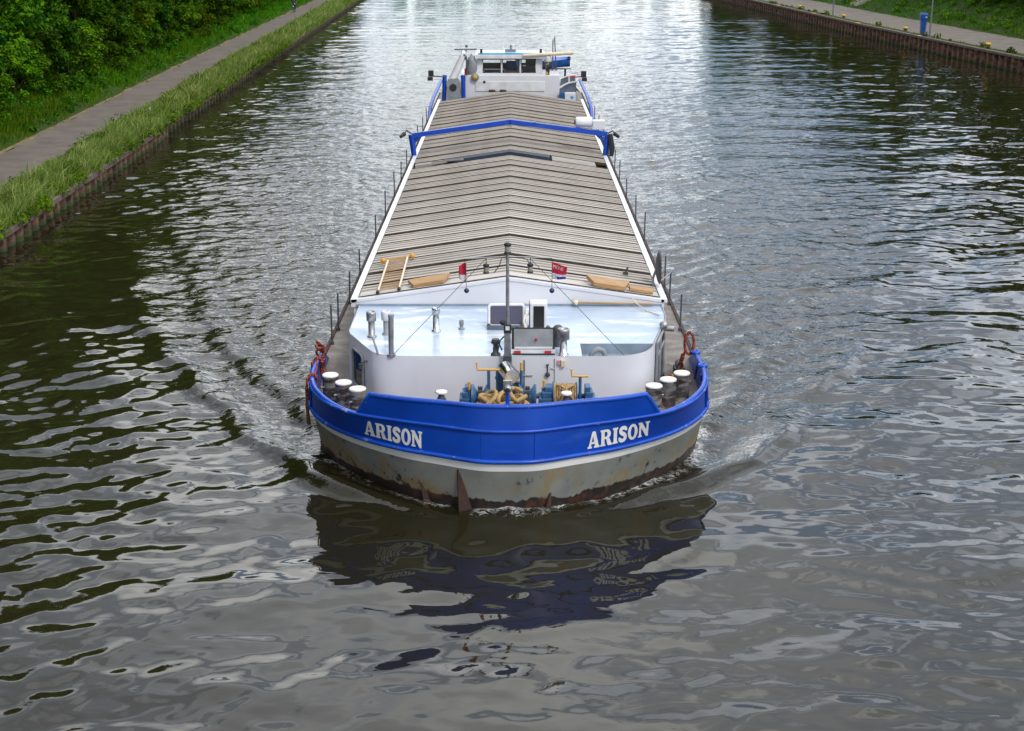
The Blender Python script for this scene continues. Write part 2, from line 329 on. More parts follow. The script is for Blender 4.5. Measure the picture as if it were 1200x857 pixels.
def np_mesh(name, V, F, mats, tint=None, smooth=False, parent=None, loc=(0, 0, 0), mi=None, attrs=None):
    """V (n,3), F (m,k) constant-size faces -> object"""
    me = bpy.data.meshes.new(name); n, m, k = len(V), len(F), F.shape[1]
    me.vertices.add(n); me.vertices.foreach_set('co', np.ascontiguousarray(V, dtype=np.float32).ravel())
    me.loops.add(m * k); me.loops.foreach_set('vertex_index', np.ascontiguousarray(F, dtype=np.int32).ravel())
    me.polygons.add(m); me.polygons.foreach_set('loop_start', np.arange(0, m * k, k, dtype=np.int32))
    me.polygons.foreach_set('use_smooth', np.full(m, smooth, dtype=bool))
    if mi is not None: me.polygons.foreach_set('material_index', mi.astype(np.int32))
    if tint is not None:
        a = me.attributes.new('tint', 'FLOAT', 'FACE'); a.data.foreach_set('value', tint.astype(np.float32))
    for nm, arr in (attrs or {}).items():
        a = me.attributes.new(nm, 'FLOAT', 'POINT'); a.data.foreach_set('value', arr.astype(np.float32))
    for m_ in (mats if isinstance(mats, (list, tuple)) else [mats]): me.materials.append(MAT[m_] if isinstance(m_, str) else m_)
    me.update(calc_edges=True)
    return link_mesh(name, me, parent, loc)

# ------------------------------------------------------------------ canal banks
LB = [(-20, -14.8), (46.5, -17.1), (75.3, -18.05), (120, -19.6), (214.8, -22.6), (300, -26), (430, -31)]
RB = [(-20, 45.0), (60, 41.6), (108.8, 38.5), (125.9, 37.1), (150.3, 35.4), (161.8, 34.8), (202, 32.9), (225, 31.8), (300, 27.5), (430, 19)]
def xl(y): return np.interp(y, [p[0] for p in LB], [p[1] for p in LB])
def xr(y): return np.interp(y, [p[0] for p in RB], [p[1] for p in RB])
def path_near(y): return np.interp(y, [40, 54, 94, 127, 183, 300], [1.75, 1.9, 2.3, 2.5, 2.8, 2.9])
def path_far(y): return path_near(y) + np.interp(y, [40, 110, 200], [2.85, 2.6, 2.3])
WATER_Z = 0.
def zL(y, d):      # height of the left bank at distance d from the water
    a, b = path_near(y), path_far(y)
    return np.interp(d, [0, .35, float(a) - .2, float(a), float(b), float(b) + .4, float(b) + 3, float(b) + 8, 30, 300], [.55, .66, .93, .97, 1.0, 1.05, 1.9, 4.0, 6.0, 8.0])
def zR(y, d):
    return np.interp(d, [0, .3, 7.2, 7.9, 18, 30, 300], [1.18, 1.27, 1.34, 1.5, 5.6, 7.0, 9.0])
def bank(side):
    ys = np.concatenate([np.arange(-20, 60, 4), np.arange(60, 240, 3), np.arange(240, 431, 10), [431]])
    ds = np.array([0.16, .4, .9, 1.5, 1.9, 2.4, 3, 4, 4.6, 5.0, 5.6, 6.4, 7.2, 7.9, 9, 11, 13, 15, 18, 24, 40, 80, 160, 300]) if side < 0 else \
        np.array([0.16, .5, 1, 2, 4, 6, 7.1, 7.5, 8.2, 9, 10, 12, 14, 16, 18, 22, 30, 60, 120, 300])
    rows = []
    for y in ys:
        r_ = []
        for d in ds:
            x = (float(xl(y)) - d) if side < 0 else (float(xr(y)) + d)
            zb = float(zL(y, d) if side < 0 else zR(y, d))
            lump = .0 if (side > 0 and d < 7.4) else (.10 * math.sin(y * .9 + d * 2) * math.sin(y * .37 - d) if d > (5.2 if side < 0 else 7.6) else 0)
            r_.append((x, float(y), zb + lump - (.012 if (side < 0 and 1.6 < d < 5) else 0)))
        rows.append(r_)
    o = MB().grid(rows).build('ground', 'soil'); tag(o, kind='structure')
bank(-1); bank(1)
far = MB().grid([[(x, y, z) for x in (-340, -120, -60, -31, 0, 19, 60, 120, 340)] for y, z in ((430.5, -.5), (431, 1.0), (440, 2), (470, 6), (800, 9))]).build('ground', 'soil'); tag(far, kind='structure')

def strip(name, mat_, f0, f1, zf, ys, side, dz, nx=4):
    rows = []
    for y in ys:
        a, b = float(f0(y)), float(f1(y)); r_ = []
        for i in range(nx + 1):
            d = a + (b - a) * i / nx
            wob = .0
            if i in (0, nx): wob = .09 * math.sin(y * 1.7 + i) + .07 * math.sin(y * .63 + 2 * i) + .05 * math.sin(y * 4.1)
            d += wob; x = (float(xl(y)) - d) if side < 0 else (float(xr(y)) + d)
            r_.append((x, float(y), float(zf(y, d)) + dz))
        rows.append(r_)
    return tag(MB().grid(rows).build(name, mat_), kind='structure')
strip('path', 'asphalt', path_near, path_far, lambda y, d: np.interp(d, [0, 6], [.965, 1.03]), np.arange(30, 430, .75), -1, .02)
strip('path_edge', M('sandy path verge', (.30, .2, .11), (.15, .12, .05), 1.5, .95, bump=.4), lambda y: path_far(y) - .1, lambda y: path_far(y) + .28, lambda y, d: np.interp(d, [0, 6], [.965, 1.03]), np.arange(30, 430, .75), -1, .016, 2)
strip('road', 'concrete', lambda y: .85, lambda y: 7.1, lambda y, d: zR(y, d), np.arange(40, 430, 1.5), 1, .012, 6)

def sheet_pile(name, label, side, y0, y1, ztop, pitch, off=0., cap_w=.32):
    o = thing(name, label, 'canal wall', ((float(xl(y0)) if side < 0 else float(xr(y0))), y0, 0))
    pts = []; y = y0
    while y < y1:
        for dy, dp in ((0, 0), (.34, 0), (.46, .2), (.80, .2)):
            yy = y + dy * pitch
            pts.append(((float(xl(yy)) - dp - off) if side < 0 else (float(xr(yy)) + dp + off), yy))
        y += pitch
    pl = MB(); pl.grid([[(x, yy, z) for x, yy in pts] for z in (-.6, 0, .35, ztop)], smooth=False); pl.build('piling', 'pile', o, fixn=False)
    cp = MB(); ys = np.arange(y0, y1 + .1, 3.); rows = []
    for yy in ys:
        x = (float(xl(yy)) - off) if side < 0 else (float(xr(yy)) + off); sg = -1 if side < 0 else 1
        rows.append([(x - sg * .07, yy, ztop - .14), (x - sg * .07, yy, ztop + .05), (x + sg * cap_w, yy, ztop + .05), (x + sg * cap_w, yy, ztop - .14)])
    cp.grid(rows, False, closed=True); cp.add(rows[0], [(0, 1, 2, 3)]); cp.add(rows[-1], [(3, 2, 1, 0)])
    cp.build('capping_beam', 'cap', o)
    return o
sheet_pile('sheet_pile_wall', 'low rusty sheet pile wall nearest on the left bank, below the tall grass', -1, 28, 75.5, .62, .95)
s2 = sheet_pile('sheet_pile_wall', 'low overgrown sheet pile wall farther along the left bank, set back from the platform', -1, 75.9, 330, .5, 1.1, .25)
rw = sheet_pile('sheet_pile_wall', 'taller rusty sheet pile quay wall along the right bank', 1, 40, 330, 1.2, 1.2, 0, .4)
for yq in (104, 131.6, 150, 168, 186):
    x = float(xr(yq)); MB().box((x + .12, yq, 1.262), (.42, .9, .02)).build('yellow_mark', 'bollyellow', rw)

# ------------------------------------------------------------------ water
def smooth_noise_waves(X, Y, lam_lo, lam_hi, n, slope, dir_mean, dir_spread, dy, rng):
    h = np.zeros_like(X)
    for i in range(n):
        lam = math.exp(rng.uniform(math.log(lam_lo), math.log(lam_hi))); k = 2 * PI / lam
        th = dir_mean + rng.normal() * dir_spread
        a = slope / k * math.sqrt(2. / n) * rng.uniform(.6, 1.4)
        ph = rng.uniform(0, 2 * PI)
        keep = np.clip((lam - 2.0 * dy) / (1.5 * dy + 1e-6), 0, 1)
        h += a * keep * np.sin(k * (X * math.cos(th) + Y * math.sin(th)) + ph)
    return h
def make_water():
    ys = [4.0]
    while ys[-1] < 432: ys.append(ys[-1] + .042 + .0019 * max(0, ys[-1] - 10))
    ys = np.array(ys); nc = 1000
    t = np.linspace(-1, 1, nc); t = .62 * t + .38 * t ** 3
    XL, XR = xl(ys) - 1.2, xr(ys) + 1.2
    c0 = np.clip(0., XL + 5, XR - 5)
    X = np.where(t[None, :] < 0, c0 + t[None, :] * (c0 - XL)[:, None], c0 + t[None, :] * (XR - c0)[:, None]) if np.ndim(c0) == 0 else \
        np.where(t[None, :] < 0, c0[:, None] + t[None, :] * (c0 - XL)[:, None], c0[:, None] + t[None, :] * (XR - c0)[:, None])
    Y = np.repeat(ys[:, None], nc, 1)
    dy = np.repeat((.042 + .0019 * np.maximum(0, ys - 10))[:, None], nc, 1)
    rng = np.random.default_rng(5)
    # slow patches of stronger and calmer ripple
    patch = .5 + .5 * np.tanh(1.6 * (np.sin(X * .23 + 1.3 + .6 * np.sin(Y * .11)) * np.sin(Y * .19 + .5 * np.sin(X * .17)) + .4 * np.sin(.09 * X - .13 * Y)))
    h = smooth_noise_waves(X, Y, 2.2, 6., 26, .034, R(104), R(24), dy, rng)
    h += smooth_noise_waves(X, Y, .65, 1.6, 44, .072, R(102), R(28), dy, rng) * (.45 + .6 * patch) * np.interp(Y, [15, 45], [.85, 1.])
    h += smooth_noise_waves(X, Y, .34, .7, 36, .054, R(100), R(45), dy, rng) * (.2 + .9 * patch)
    # bow wave of the barge: a parabola from the stem, with a train of crests inside it
    s_ = Y - 24.1; ax = np.abs(X + .07); sp = np.maximum(s_, 0.02)
    front = 2.55 * np.sqrt(sp) + .03 * sp; u = ax - front
    ahead = np.clip(s_ / 1.2, 0, 1); dec = np.exp(-np.maximum(s_, 0) / 11.)
    wob = .8 * np.sin(.55 * Y + .4 * X) + .5 * np.sin(1.5 * Y - X) + .25 * np.sin(3.1 * Y + 1.7 * X)
    uu = u + .25 * wob
    brk = .9 + .3 * np.sin(.8 * s_ + .9 * np.sin(.5 * s_ + X * .3)) * np.where(X > 0, 1.4, .8)
    dec = dec * brk * np.where(X > 0, .8, 1.)
    h += ahead * dec * (.22 * np.exp(-(uu / np.where(uu > 0, .30, .5)) ** 2) - .11 * np.exp(-((uu + 1.0) / .5) ** 2))
    h += ahead * np.exp(-np.maximum(s_, 0) / 18.) * .07 * np.cos(2 * PI * (uu + 2.0) / 1.35) * np.exp(-np.maximum(-uu - 1.6, 0) / 2.2) * (uu < -.9) * np.clip(-(uu + .9) / .6, 0, 1)
    # divergent crests spreading outside it
    ph = 2 * PI * (ax * .62 - s_ * .34 + .25 * wob) / 2.6
    env = np.exp(-((u - 4.5) / 4.5) ** 2) * np.clip((s_ + 2) / 12, 0, 1) * np.exp(-np.maximum(s_ - 20, 0) / 60)
    h += .062 * env * np.sin(ph)
    near = (.25 + .75 * np.exp(-(np.maximum(ax - 4, 0) / 7.) ** 2)) * np.exp(-np.maximum(s_ - 60, 0) / 120)
    inside = 1 / (1 + np.exp((u + .3) / .45)) * np.clip((s_ + .2) / 1.0, 0, 1)
    h += inside * near * np.clip((-u - .2) / 1.5, .25, 1) * smooth_noise_waves(X, Y, .45, 1.2, 40, .095, R(60), R(60), dy, rng)
    # distance outside the hull, for the churned water
    hb = np.interp(np.clip(Y, 24.5, 31), [24.5, 24.62, 24.85, 25.5, 26.65, 27.6, 28.5, 29.6, 31], [0, .5, 1.1, 2.1, 3.2, 3.75, 4.0, 4.1, 4.12])
    dist = np.where(Y < 24.6, np.hypot(np.maximum(ax - .6, 0), 24.6 - Y), np.maximum(ax - hb, 0) * .8)
    h += .10 * np.exp(-(dist / .35) ** 2) * (Y > 23.2) * (Y < 29) + .05 * np.exp(-dist / .5) * smooth_noise_waves(X, Y, .18, .5, 20, .5, R(90), R(90), dy * .6, rng) * (Y < 60)
    h += np.exp(-(dist / 4.) ** 2) * np.clip((dist - .3) / 1.2, 0, 1) * (Y < 27) * smooth_noise_waves(X, Y, .7, 1.9, 24, .075, R(90), R(50), dy, rng)
    foam = np.exp(-(dist / .6) ** 2) * (Y > 23.6) * np.where(Y < 32, 1, .35)
    foam = np.maximum(foam, .16 * inside * np.exp(-np.abs(uu + .1) / .35) * dec)
    prop = np.exp(-((X + .07) / 3.5) ** 2) * np.clip((Y - 92) / 3, 0, 1) * np.exp(-np.maximum(Y - 95, 0) / 90)
    h += prop * smooth_noise_waves(X, Y, .8, 2.5, 20, .13, R(90), R(70), dy, rng)
    foam = np.maximum(foam, .5 * prop)
    chop = np.clip(inside * near + .03, 0, 1)
    V = np.stack([X, Y, h], -1).reshape(-1, 3); nr = len(ys)
    idx = np.arange(nr * nc).reshape(nr, nc)
    F = np.stack([idx[:-1, :-1], idx[:-1, 1:], idx[1:, 1:], idx[1:, :-1]], -1).reshape(-1, 4)
    m = bpy.data.materials.new('canal water'); m.use_nodes = True; N = m.node_tree.nodes; L = m.node_tree.links; b = N['Principled BSDF']
    b.inputs['Roughness'].default_value = .03; b.inputs['IOR'].default_value = 1.42
    a1 = N.new('ShaderNodeAttribute'); a1.attribute_name = 'foam'; a2 = N.new('ShaderNodeAttribute'); a2.attribute_name = 'chop'
    tcn = N.new('ShaderNodeTexCoord')
    fn = N.new('ShaderNodeTexNoise'); fn.inputs['Scale'].default_value = 7.; fn.inputs['Detail'].default_value = 11; fn.inputs['Roughness'].default_value = .82; fn.inputs['Distortion'].default_value = 1.2; L.new(tcn.outputs['Object'], fn.inputs['Vector'])
    ad = N.new('ShaderNodeMath'); ad.operation = 'MULTIPLY_ADD'; ad.inputs[1].default_value = .34; L.new(a1.outputs['Fac'], ad.inputs[0]); L.new(fn.outputs[0], ad.inputs[2])
    fr = N.new('ShaderNodeMapRange'); fr.inputs[1].default_value = .79; fr.inputs[2].default_value = .90; L.new(ad.outputs[0], fr.inputs[0])
    fb_ = N.new('ShaderNodeTexNoise'); fb_.inputs['Scale'].default_value = 1.4; fb_.inputs['Detail'].default_value = 4; L.new(tcn.outputs['Object'], fb_.inputs['Vector'])
    fbr = N.new('ShaderNodeMapRange'); fbr.inputs[1].default_value = .42; fbr.inputs[2].default_value = .58; L.new(fb_.outputs[0], fbr.inputs[0])
    fmul = N.new('ShaderNodeMath'); fmul.operation = 'MULTIPLY'; L.new(fr.outputs[0], fmul.inputs[0]); L.new(fbr.outputs[0], fmul.inputs[1]); fr = fmul
    wc = N.new('ShaderNodeTexNoise'); wc.inputs['Scale'].default_value = .12; L.new(tcn.outputs['Object'], wc.inputs['Vector'])
    wcr = N.new('ShaderNodeValToRGB'); wcr.color_ramp.elements[0].color = (.012, .0108, .0042, 1); wcr.color_ramp.elements[1].color = (.018, .0155, .006, 1); L.new(wc.outputs[0], wcr.inputs[0])
    mc = N.new('ShaderNodeMix'); mc.data_type = 'RGBA'; L.new(fr.outputs[0], mc.inputs[0]); L.new(wcr.outputs[0], mc.inputs[6]); mc.inputs[7].default_value = (.62, .63, .62, 1); L.new(mc.outputs[2], b.inputs['Base Color'])
    rr = N.new('ShaderNodeMapRange'); rr.inputs[3].default_value = .03; rr.inputs[4].default_value = .6; L.new(fr.outputs[0], rr.inputs[0]); L.new(rr.outputs[0], b.inputs['Roughness'])
    mp = N.new('ShaderNodeMapping'); mp.inputs['Scale'].default_value = (.8, 1.25, 1); L.new(tcn.outputs['Object'], mp.inputs[0])
    b1 = N.new('ShaderNodeTexNoise'); b1.inputs['Scale'].default_value = 1.3; b1.inputs['Detail'].default_value = 1.5; b1.inputs['Roughness'].default_value = .5; b1.inputs['Distortion'].default_value = .6; L.new(mp.outputs[0], b1.inputs['Vector'])
    bp1 = N.new('ShaderNodeBump'); bp1.inputs['Strength'].default_value = .5; bp1.inputs['Distance'].default_value = .03; L.new(b1.outputs[0], bp1.inputs['Height'])
    b2 = N.new('ShaderNodeTexNoise'); b2.inputs['Scale'].default_value = 3.0; b2.inputs['Detail'].default_value = 2; b2.inputs['Distortion'].default_value = .8; L.new(mp.outputs[0], b2.inputs['Vector'])
    bp2 = N.new('ShaderNodeBump'); bp2.inputs['Distance'].default_value = .045; L.new(a2.outputs['Fac'], bp2.inputs['Strength']); L.new(b2.outputs[0], bp2.inputs['Height']); L.new(bp1.outputs[0], bp2.inputs['Normal'])
    L.new(bp2.outputs[0], b.inputs['Normal'])
    o = np_mesh('water', V, F, m, smooth=True, attrs={'foam': foam.ravel(), 'chop': chop.ravel()})
    tag(o, kind='structure')
make_water()

# ------------------------------------------------------------------ the barge
BX = -.07; ND = 8
LEV = [(-.7, [(0, 25.0), (.5, 25.05), (1.0, 25.3), (1.9, 25.95), (2.95, 27.0), (3.6, 28.0), (3.9, 28.9), (4.05, 29.9), (4.12, 31.2)]),
       (0., [(0, 24.62), (.5, 24.64), (1.1, 24.87), (2.1, 25.5), (3.2, 26.65), (3.75, 27.6), (4.0, 28.5), (4.1, 29.6), (4.12, 31)]),
       (1.05, [(0, 24.40), (.55, 24.45), (1.3, 24.78), (2.06, 25.15), (2.95, 25.82), (3.58, 26.55), (3.97, 27.35), (4.12, 28.3), (4.12, 31)]),
       (1.68, [(0, 24.42), (.55, 24.47), (1.3, 24.76), (2.1, 25.07), (2.95, 25.48), (3.52, 26.1), (3.90, 26.95), (4.06, 28.0), (4.03, 29.35)]),
       (2.1, [(0, 24.46), (.55, 24.51), (1.3, 24.74), (2.1, 24.98), (2.9, 25.40), (3.5, 26.1), (3.90, 26.95), (4.06, 28.0), (4.03, 29.35)])]
def crom(P_, t):
    i = min(int(t), len(P_) - 2); u = t - i
    g = lambda k: P_[k] if 0 <= k < len(P_) else ((-P_[-k][0], P_[-k][1]) if k < 0 else (2 * P_[-1][0] - P_[-2][0], 2 * P_[-1][1] - P_[-2][1]))
    a, b, c, d = g(i - 1), g(i), g(i + 1), g(i + 2)
    return tuple(.5 * (2 * b[q] + (c[q] - a[q]) * u + (2 * a[q] - 5 * b[q] + 4 * c[q] - d[q]) * u * u + (3 * b[q] - a[q] - 3 * c[q] + d[q]) * u ** 3) for q in (0, 1))
def surf(s, z, sx=1, inset=0.):
    for k in range(len(LEV) - 1):
        if z <= LEV[k + 1][0] or k == len(LEV) - 2: break
    z0, z1 = LEV[k][0], LEV[k + 1][0]; f = min(max((z - z0) / (z1 - z0), 0), 1)
    def pt(t):
        a, b = crom(LEV[k][1], min(max(t, 0), ND - 1e-6)), crom(LEV[k + 1][1], min(max(t, 0), ND - 1e-6)); return Vector((a[0] + (b[0] - a[0]) * f, a[1] + (b[1] - a[1]) * f))
    p = pt(s)
    if inset:
        t = (pt(min(s + .02, ND)) - pt(max(s - .02, 0)))
        if s < .02: t = Vector((1, 0))
        t.normalize(); n = Vector((t.y, -t.x)); p = p - n * inset       # n points outwards
    return Vector((sx * p.x + BX, p.y, z))
SS = [i * ND / 96 for i in range(97)]
FULL = [(s, -1) for s in reversed(SS[1:])] + [(s, 1) for s in SS]
def ztop(s):
    return 2.1 if s <= 3.60 else (float(np.interp(s, [3.9, 5.4], [1.61, 1.69])) if s >= 3.9 else 2.1 - .49 * (s - 3.60) / .30)

barge = thing('cargo_barge', 'long cargo barge with blue bow, white forecastle and beige hatch covers heading this way', 'barge', (BX, 24.5, 0))
def P_(mb, name, mats, parent=barge, **k): return mb.build(name, mats, parent, **k)

m = MB(); m.grid([[surf(s, z, sx) for s, sx in FULL] for z in (-.7, -.3, 0, .15, .3, .5, .7, .9)])
for sx in (-1, 1):
    rows = []
    for y, xx in ((31, 4.12), (50, 4.12), (84, 4.12), (88, 3.9), (91, 3.0), (92.2, 1.6), (92.5, 0)):
        rows.append([(sx * xx + BX, y, z) for z in (-.7, .3, .9, 1.28)])
    m.grid(rows)
P_(m, 'hull', 'hull')
m = MB(); m.grid([[surf(s, z, sx, -.004) for s, sx in FULL] for z in (.875, .95, 1.03)]); P_(m, 'white_stripe', 'stripe')
m = MB(); m.grid([[surf(s, zz, sx) for s, sx in FULL for zz in ((1.04 + (ztop(s) - 1.04) * q),)] for q in (0, .2, .4, .6, .8, 1)])
m.grid([[surf(s, 1.0 + (ztop(s) - 1.0) * q, sx, .07) for s, sx in FULL] for q in (0, .5, 1)])
m.grid([[surf(s, ztop(s), sx) for s, sx in FULL], [surf(s, ztop(s), sx, .07) for s, sx in FULL]])
for sx in (-1, 1):
    a = [surf(ND, z, sx) for z in (1.04, 1.68)]; b = [surf(ND, z, sx, .07) for z in (1.0, 1.68)]; m.add([a[0], a[1], b[1], b[0]], [(0, 1, 2, 3)])
bul = P_(m, 'bulwark', 'blue')
m = MB(); m.tube([surf(s, ztop(s), sx, .03) + Vector((0, 0, .012)) for s, sx in FULL], .05, 10); P_(m, 'cap_rail', 'bluerail', bul)
m = MB(); m.tube([surf(s, 1.66, sx, -.012) for s, sx in FULL if s < 7.9], .034, 8); P_(m, 'rub_rail', 'bluerail', bul)
m = MB(); m.tube([surf(s, 1.075, sx, -.012) for s, sx in FULL if s < 7.95], .045, 10); P_(m, 'rub_rail', 'bluerail', bul)
for s0, sx in ((.9, -1), (.9, 1)):          # weld seams beside the stem plate
    m = MB(); m.tube([surf(s0, z, sx, -.003) for z in (1.08, 1.3, 1.62)], .012, 6); P_(m, 'weld_seam', 'blue', bul)
# inner stiffeners of the low bulwark, and outer ribs aft
for sx in (-1, 1):
    for s in (5.0, 5.5, 6.0, 6.5, 7.0, 7.5):
        a, b = surf(s, 1.05, sx, .08), surf(s, 1.62, sx, .08); m = MB(); m.tube([a, b], .03, 6); P_(m, 'bulwark_stay', 'blue', bul)
    for s in (6.2, 6.7, 7.2, 7.6):
        m = MB(); m.tube([surf(s, z, sx, -.012) for z in (1.1, 1.36, 1.6)], .028, 6); P_(m, 'bulwark_rib', 'blue', bul)
for sx in (1,):
    for s in (7.2, 7.9):
        q = surf(s, 1.72, sx, .03); mm = MB(); mm.lathe((q.x, q.y, 1.72), [(.05, 0), (.10, .0), (.11, .03), (.10, .06), (.05, .06), (.045, .03), (.05, 0)], 16); P_(mm, 'fairlead_ring', 'bluerail', bul)

# name lettering in slab serif capitals
def ell(cx, cy, rx, ry, n=28): return [(cx + rx * math.cos(2 * PI * i / n), cy + ry * math.sin(2 * PI * i / n)) for i in range(n)]
def stroke(pts, ws):
    L_, R_ = [], []
    sm = []
    for i in range((len(pts) - 1) * 4 + 1): sm.append(crom2(pts, i / 4))
    for i, p in enumerate(sm):
        a = sm[max(i - 1, 0)]; b = sm[min(i + 1, len(sm) - 1)]; dx, dy = b[0] - a[0], b[1] - a[1]; l = math.hypot(dx, dy); w_ = np.interp(i / 4, range(len(ws)), ws)
        L_.append((p[0] - dy / l * w_, p[1] + dx / l * w_)); R_.append((p[0] + dy / l * w_, p[1] - dx / l * w_))
    return L_ + R_[::-1]
def crom2(P2, t):
    i = min(int(t), len(P2) - 2); u = t - i; g = lambda k: P2[min(max(k, 0), len(P2) - 1)]
    a, b, c, d = g(i - 1), g(i), g(i + 1), g(i + 2)
    return tuple(.5 * (2 * b[q] + (c[q] - a[q]) * u + (2 * a[q] - 5 * b[q] + 4 * c[q] - d[q]) * u * u + (3 * b[q] - a[q] - 3 * c[q] + d[q]) * u ** 3) for q in (0, 1))
GL = {
 'A': (1.0, [[(0, 0), (.36, 0), (.36, .11), (.28, .12), (.31, .25), (.57, .25), (.61, .12), (.53, .11), (.53, 0), (1.0, 0), (1.0, .11), (.92, .13), (.66, .96), (.60, 1.02), (.42, 1.02), (.37, .96), (.09, .13), (0, .11)], [(.345, .38), (.535, .38), (.445, .72)]]),
 'R': (.98, [[(0, 0), (.43, 0), (.43, .11), (.355, .12), (.355, .43), (.43, .43), (.50, .36), (.57, .08), (.66, 0), (.97, 0), (.98, .11), (.90, .13), (.82, .32), (.72, .47), (.83, .57), (.87, .72), (.82, .88), (.70, .97), (.52, 1.0), (0, 1.0), (0, .89), (.08, .88), (.08, .12), (0, .11)], [(.355, .56), (.355, .87), (.47, .87), (.56, .82), (.59, .715), (.56, .61), (.47, .56)]]),
 'I': (.44, [[(0, 0), (.44, 0), (.44, .11), (.36, .12), (.36, .88), (.44, .89), (.44, 1), (0, 1), (0, .89), (.08, .88), (.08, .12), (0, .11)]]),
 'S': (.74, [stroke([(.66, .70), (.60, .83), (.44, .90), (.24, .86), (.17, .71), (.28, .57), (.48, .46), (.58, .31), (.50, .14), (.30, .09), (.13, .17), (.07, .32)], [.07, .12, .12, .125, .13, .135, .135, .13, .125, .12, .12, .07])]),
 'O': (.84, [ell(.42, .5, .42, .53), ell(.42, .5, .165, .35)]),
 'N': (.98, [[(0, 0), (.35, 0), (.35, .11), (.26, .12), (.26, .62), (.70, -.03), (.88, -.03), (.88, .88), (.97, .89), (.97, 1), (.61, 1), (.61, .89), (.70, .88), (.70, .42), (.31, 1), (0, 1), (0, .89), (.08, .88), (.08, .12), (0, .11)]]),
}
def glyph_mesh(loops):
    bm = bmesh.new(); es = []
    for lp in loops:
        vs = [bm.verts.new((x, y, 0)) for x, y in lp]
        for i in range(len(vs)): es.append(bm.edges.new((vs[i], vs[(i + 1) % len(vs)])))
    bmesh.ops.triangle_fill(bm, use_beauty=True, use_dissolve=False, edges=es)
    bm.verts.index_update(); V = [v.co.copy() for v in bm.verts]; F = [[v.index for v in f.verts] for f in bm.faces]; bm.free()
    return V, F
def s_of_x(xw, z):
    x = abs(xw - BX); lo, hi = 0., 5.5
    for _ in range(40):
        mid = (lo + hi) / 2
        if surf(mid, z).x - BX < x: lo = mid
        else: hi = mid
    return lo
def lettering(x0, x1, zb0, zb1, h):
    tot = sum(GL[c][0] for c in 'ARISON') + .05 * 5; mb = MB(); cur = 0
    for c in 'ARISON':
        V, F = glyph_mesh(GL[c][1]); vs = []
        for q in V:
            f = (cur + q.x) / tot; x = x0 + (x1 - x0) * f; z = zb0 + (zb1 - zb0) * f + q.y * h
            p = surf(s_of_x(x, z), z, 1 if x > BX else -1, -.013); vs.append(p)
        mb.add(vs, F); cur += GL[c][0] + .05
    P_(mb, 'name_lettering', 'paintwhite', bul, fixn=False)
lettering(-2.80, -1.66, 1.21, 1.165, .33)
lettering(1.40, 2.60, 1.165, 1.21, .33)

# rusty stem fins at the waterline
for x, zt, hw, lean in ((-.93, .85, .19, .14), (-1.72, .42, .15, .3), (.70, .38, .10, -.05)):
    s = s_of_x(x, .3); sx = 1 if x > BX else -1; p = surf(s, zt, sx, .02); b = surf(s, -.4, sx, -.02)
    m = MB(); vs = [(p.x - .02, p.y, zt), (p.x + .03, p.y, zt), (b.x - hw + lean * .5, b.y - .05, -.4), (b.x + hw + lean * .5, b.y - .05, -.4), (b.x - hw + lean * .5, b.y - .42, -.4), (b.x + hw + lean * .3, b.y - .38, -.4), (p.x, p.y - .06, zt - .03)]
    m.add(vs, [(0, 1, 6), (0, 6, 4, 2), (1, 3, 5, 6), (6, 5, 4), (2, 4, 5, 3), (0, 2, 3, 1)]); P_(m, 'stem_fin', 'rust')

# decks
m = MB(); inner = [surf(s, 1.02, sx, .06) for s, sx in FULL]; m.add([(q.x, q.y, 1.02) for q in inner], [tuple(range(len(inner)))])
for sx in (-1, 1): m.add([(sx * 3.4 + BX, 29.2, 1.024), (sx * 4.1 + BX, 29.2, 1.024), (sx * 4.1 + BX, 30.6, 1.29), (sx * 3.4 + BX, 30.6, 1.29), (sx * 3.4 + BX, 84, 1.29), (sx * 4.1 + BX, 84, 1.29)], [(0, 1, 2, 3), (3, 2, 5, 4)])
m.add([(-4.1 + BX, 71, 1.30), (4.1 + BX, 71, 1.30), (4.1 + BX, 84, 1.30), (3.0, 91, 1.30), (0, 92.4, 1.30), (-3.1, 91, 1.30), (-4.1 + BX, 84, 1.30)], [(0, 1, 2, 3, 4, 5, 6)])
P_(m, 'deck', 'deck')
for sx in (-1, 1):
    m = MB(); m.box((sx * 4.13 + BX, 57, 1.28), (.07, 54, .10)); P_(m, 'gunwale_rail', 'rust')
    m = MB(); m.box((sx * 3.56 + BX, 51.75, 2.27), (.14, 40.3, .07)); m.box((sx * 3.53 + BX, 51.75, 1.77), (.06, 40.2, .92)); P_(m, 'hatch_coaming', 'trim')
    m = MB(); m.tube([(sx * 4.02 + BX, y, z) for y, z in ((70.5, 1.35), (72, 1.9), (75, 2.05), (84, 2.05))], .09, 8); P_(m, 'stern_rail', 'bluerail')
for q, ys in ((-1, (31.4, 32.6, 35.1, 37.7, 42.4, 45.8, 49.6, 52.6, 55.6, 59.2, 62.6, 66.0, 69.3)), (1, (32.55, 35.0, 36.2, 42.2, 45.2, 49.1, 52.6, 55.2, 58.8, 62.4, 65.9, 69.4))):
    for y in ys:
        m = MB(); m.tube([(q * 4.06 + BX, y, 1.29), (q * (4.06 + random.uniform(-.02, .03)) + BX, y + random.uniform(-.04, .04), 1.29 + random.uniform(.85, 1.02))], .022, 6); m.cyl((q * 4.06 + BX, y, 1.29), (q * 4.06 + BX, y, 1.37), .045, seg=8); P_(m, 'stanchion', 'dark')

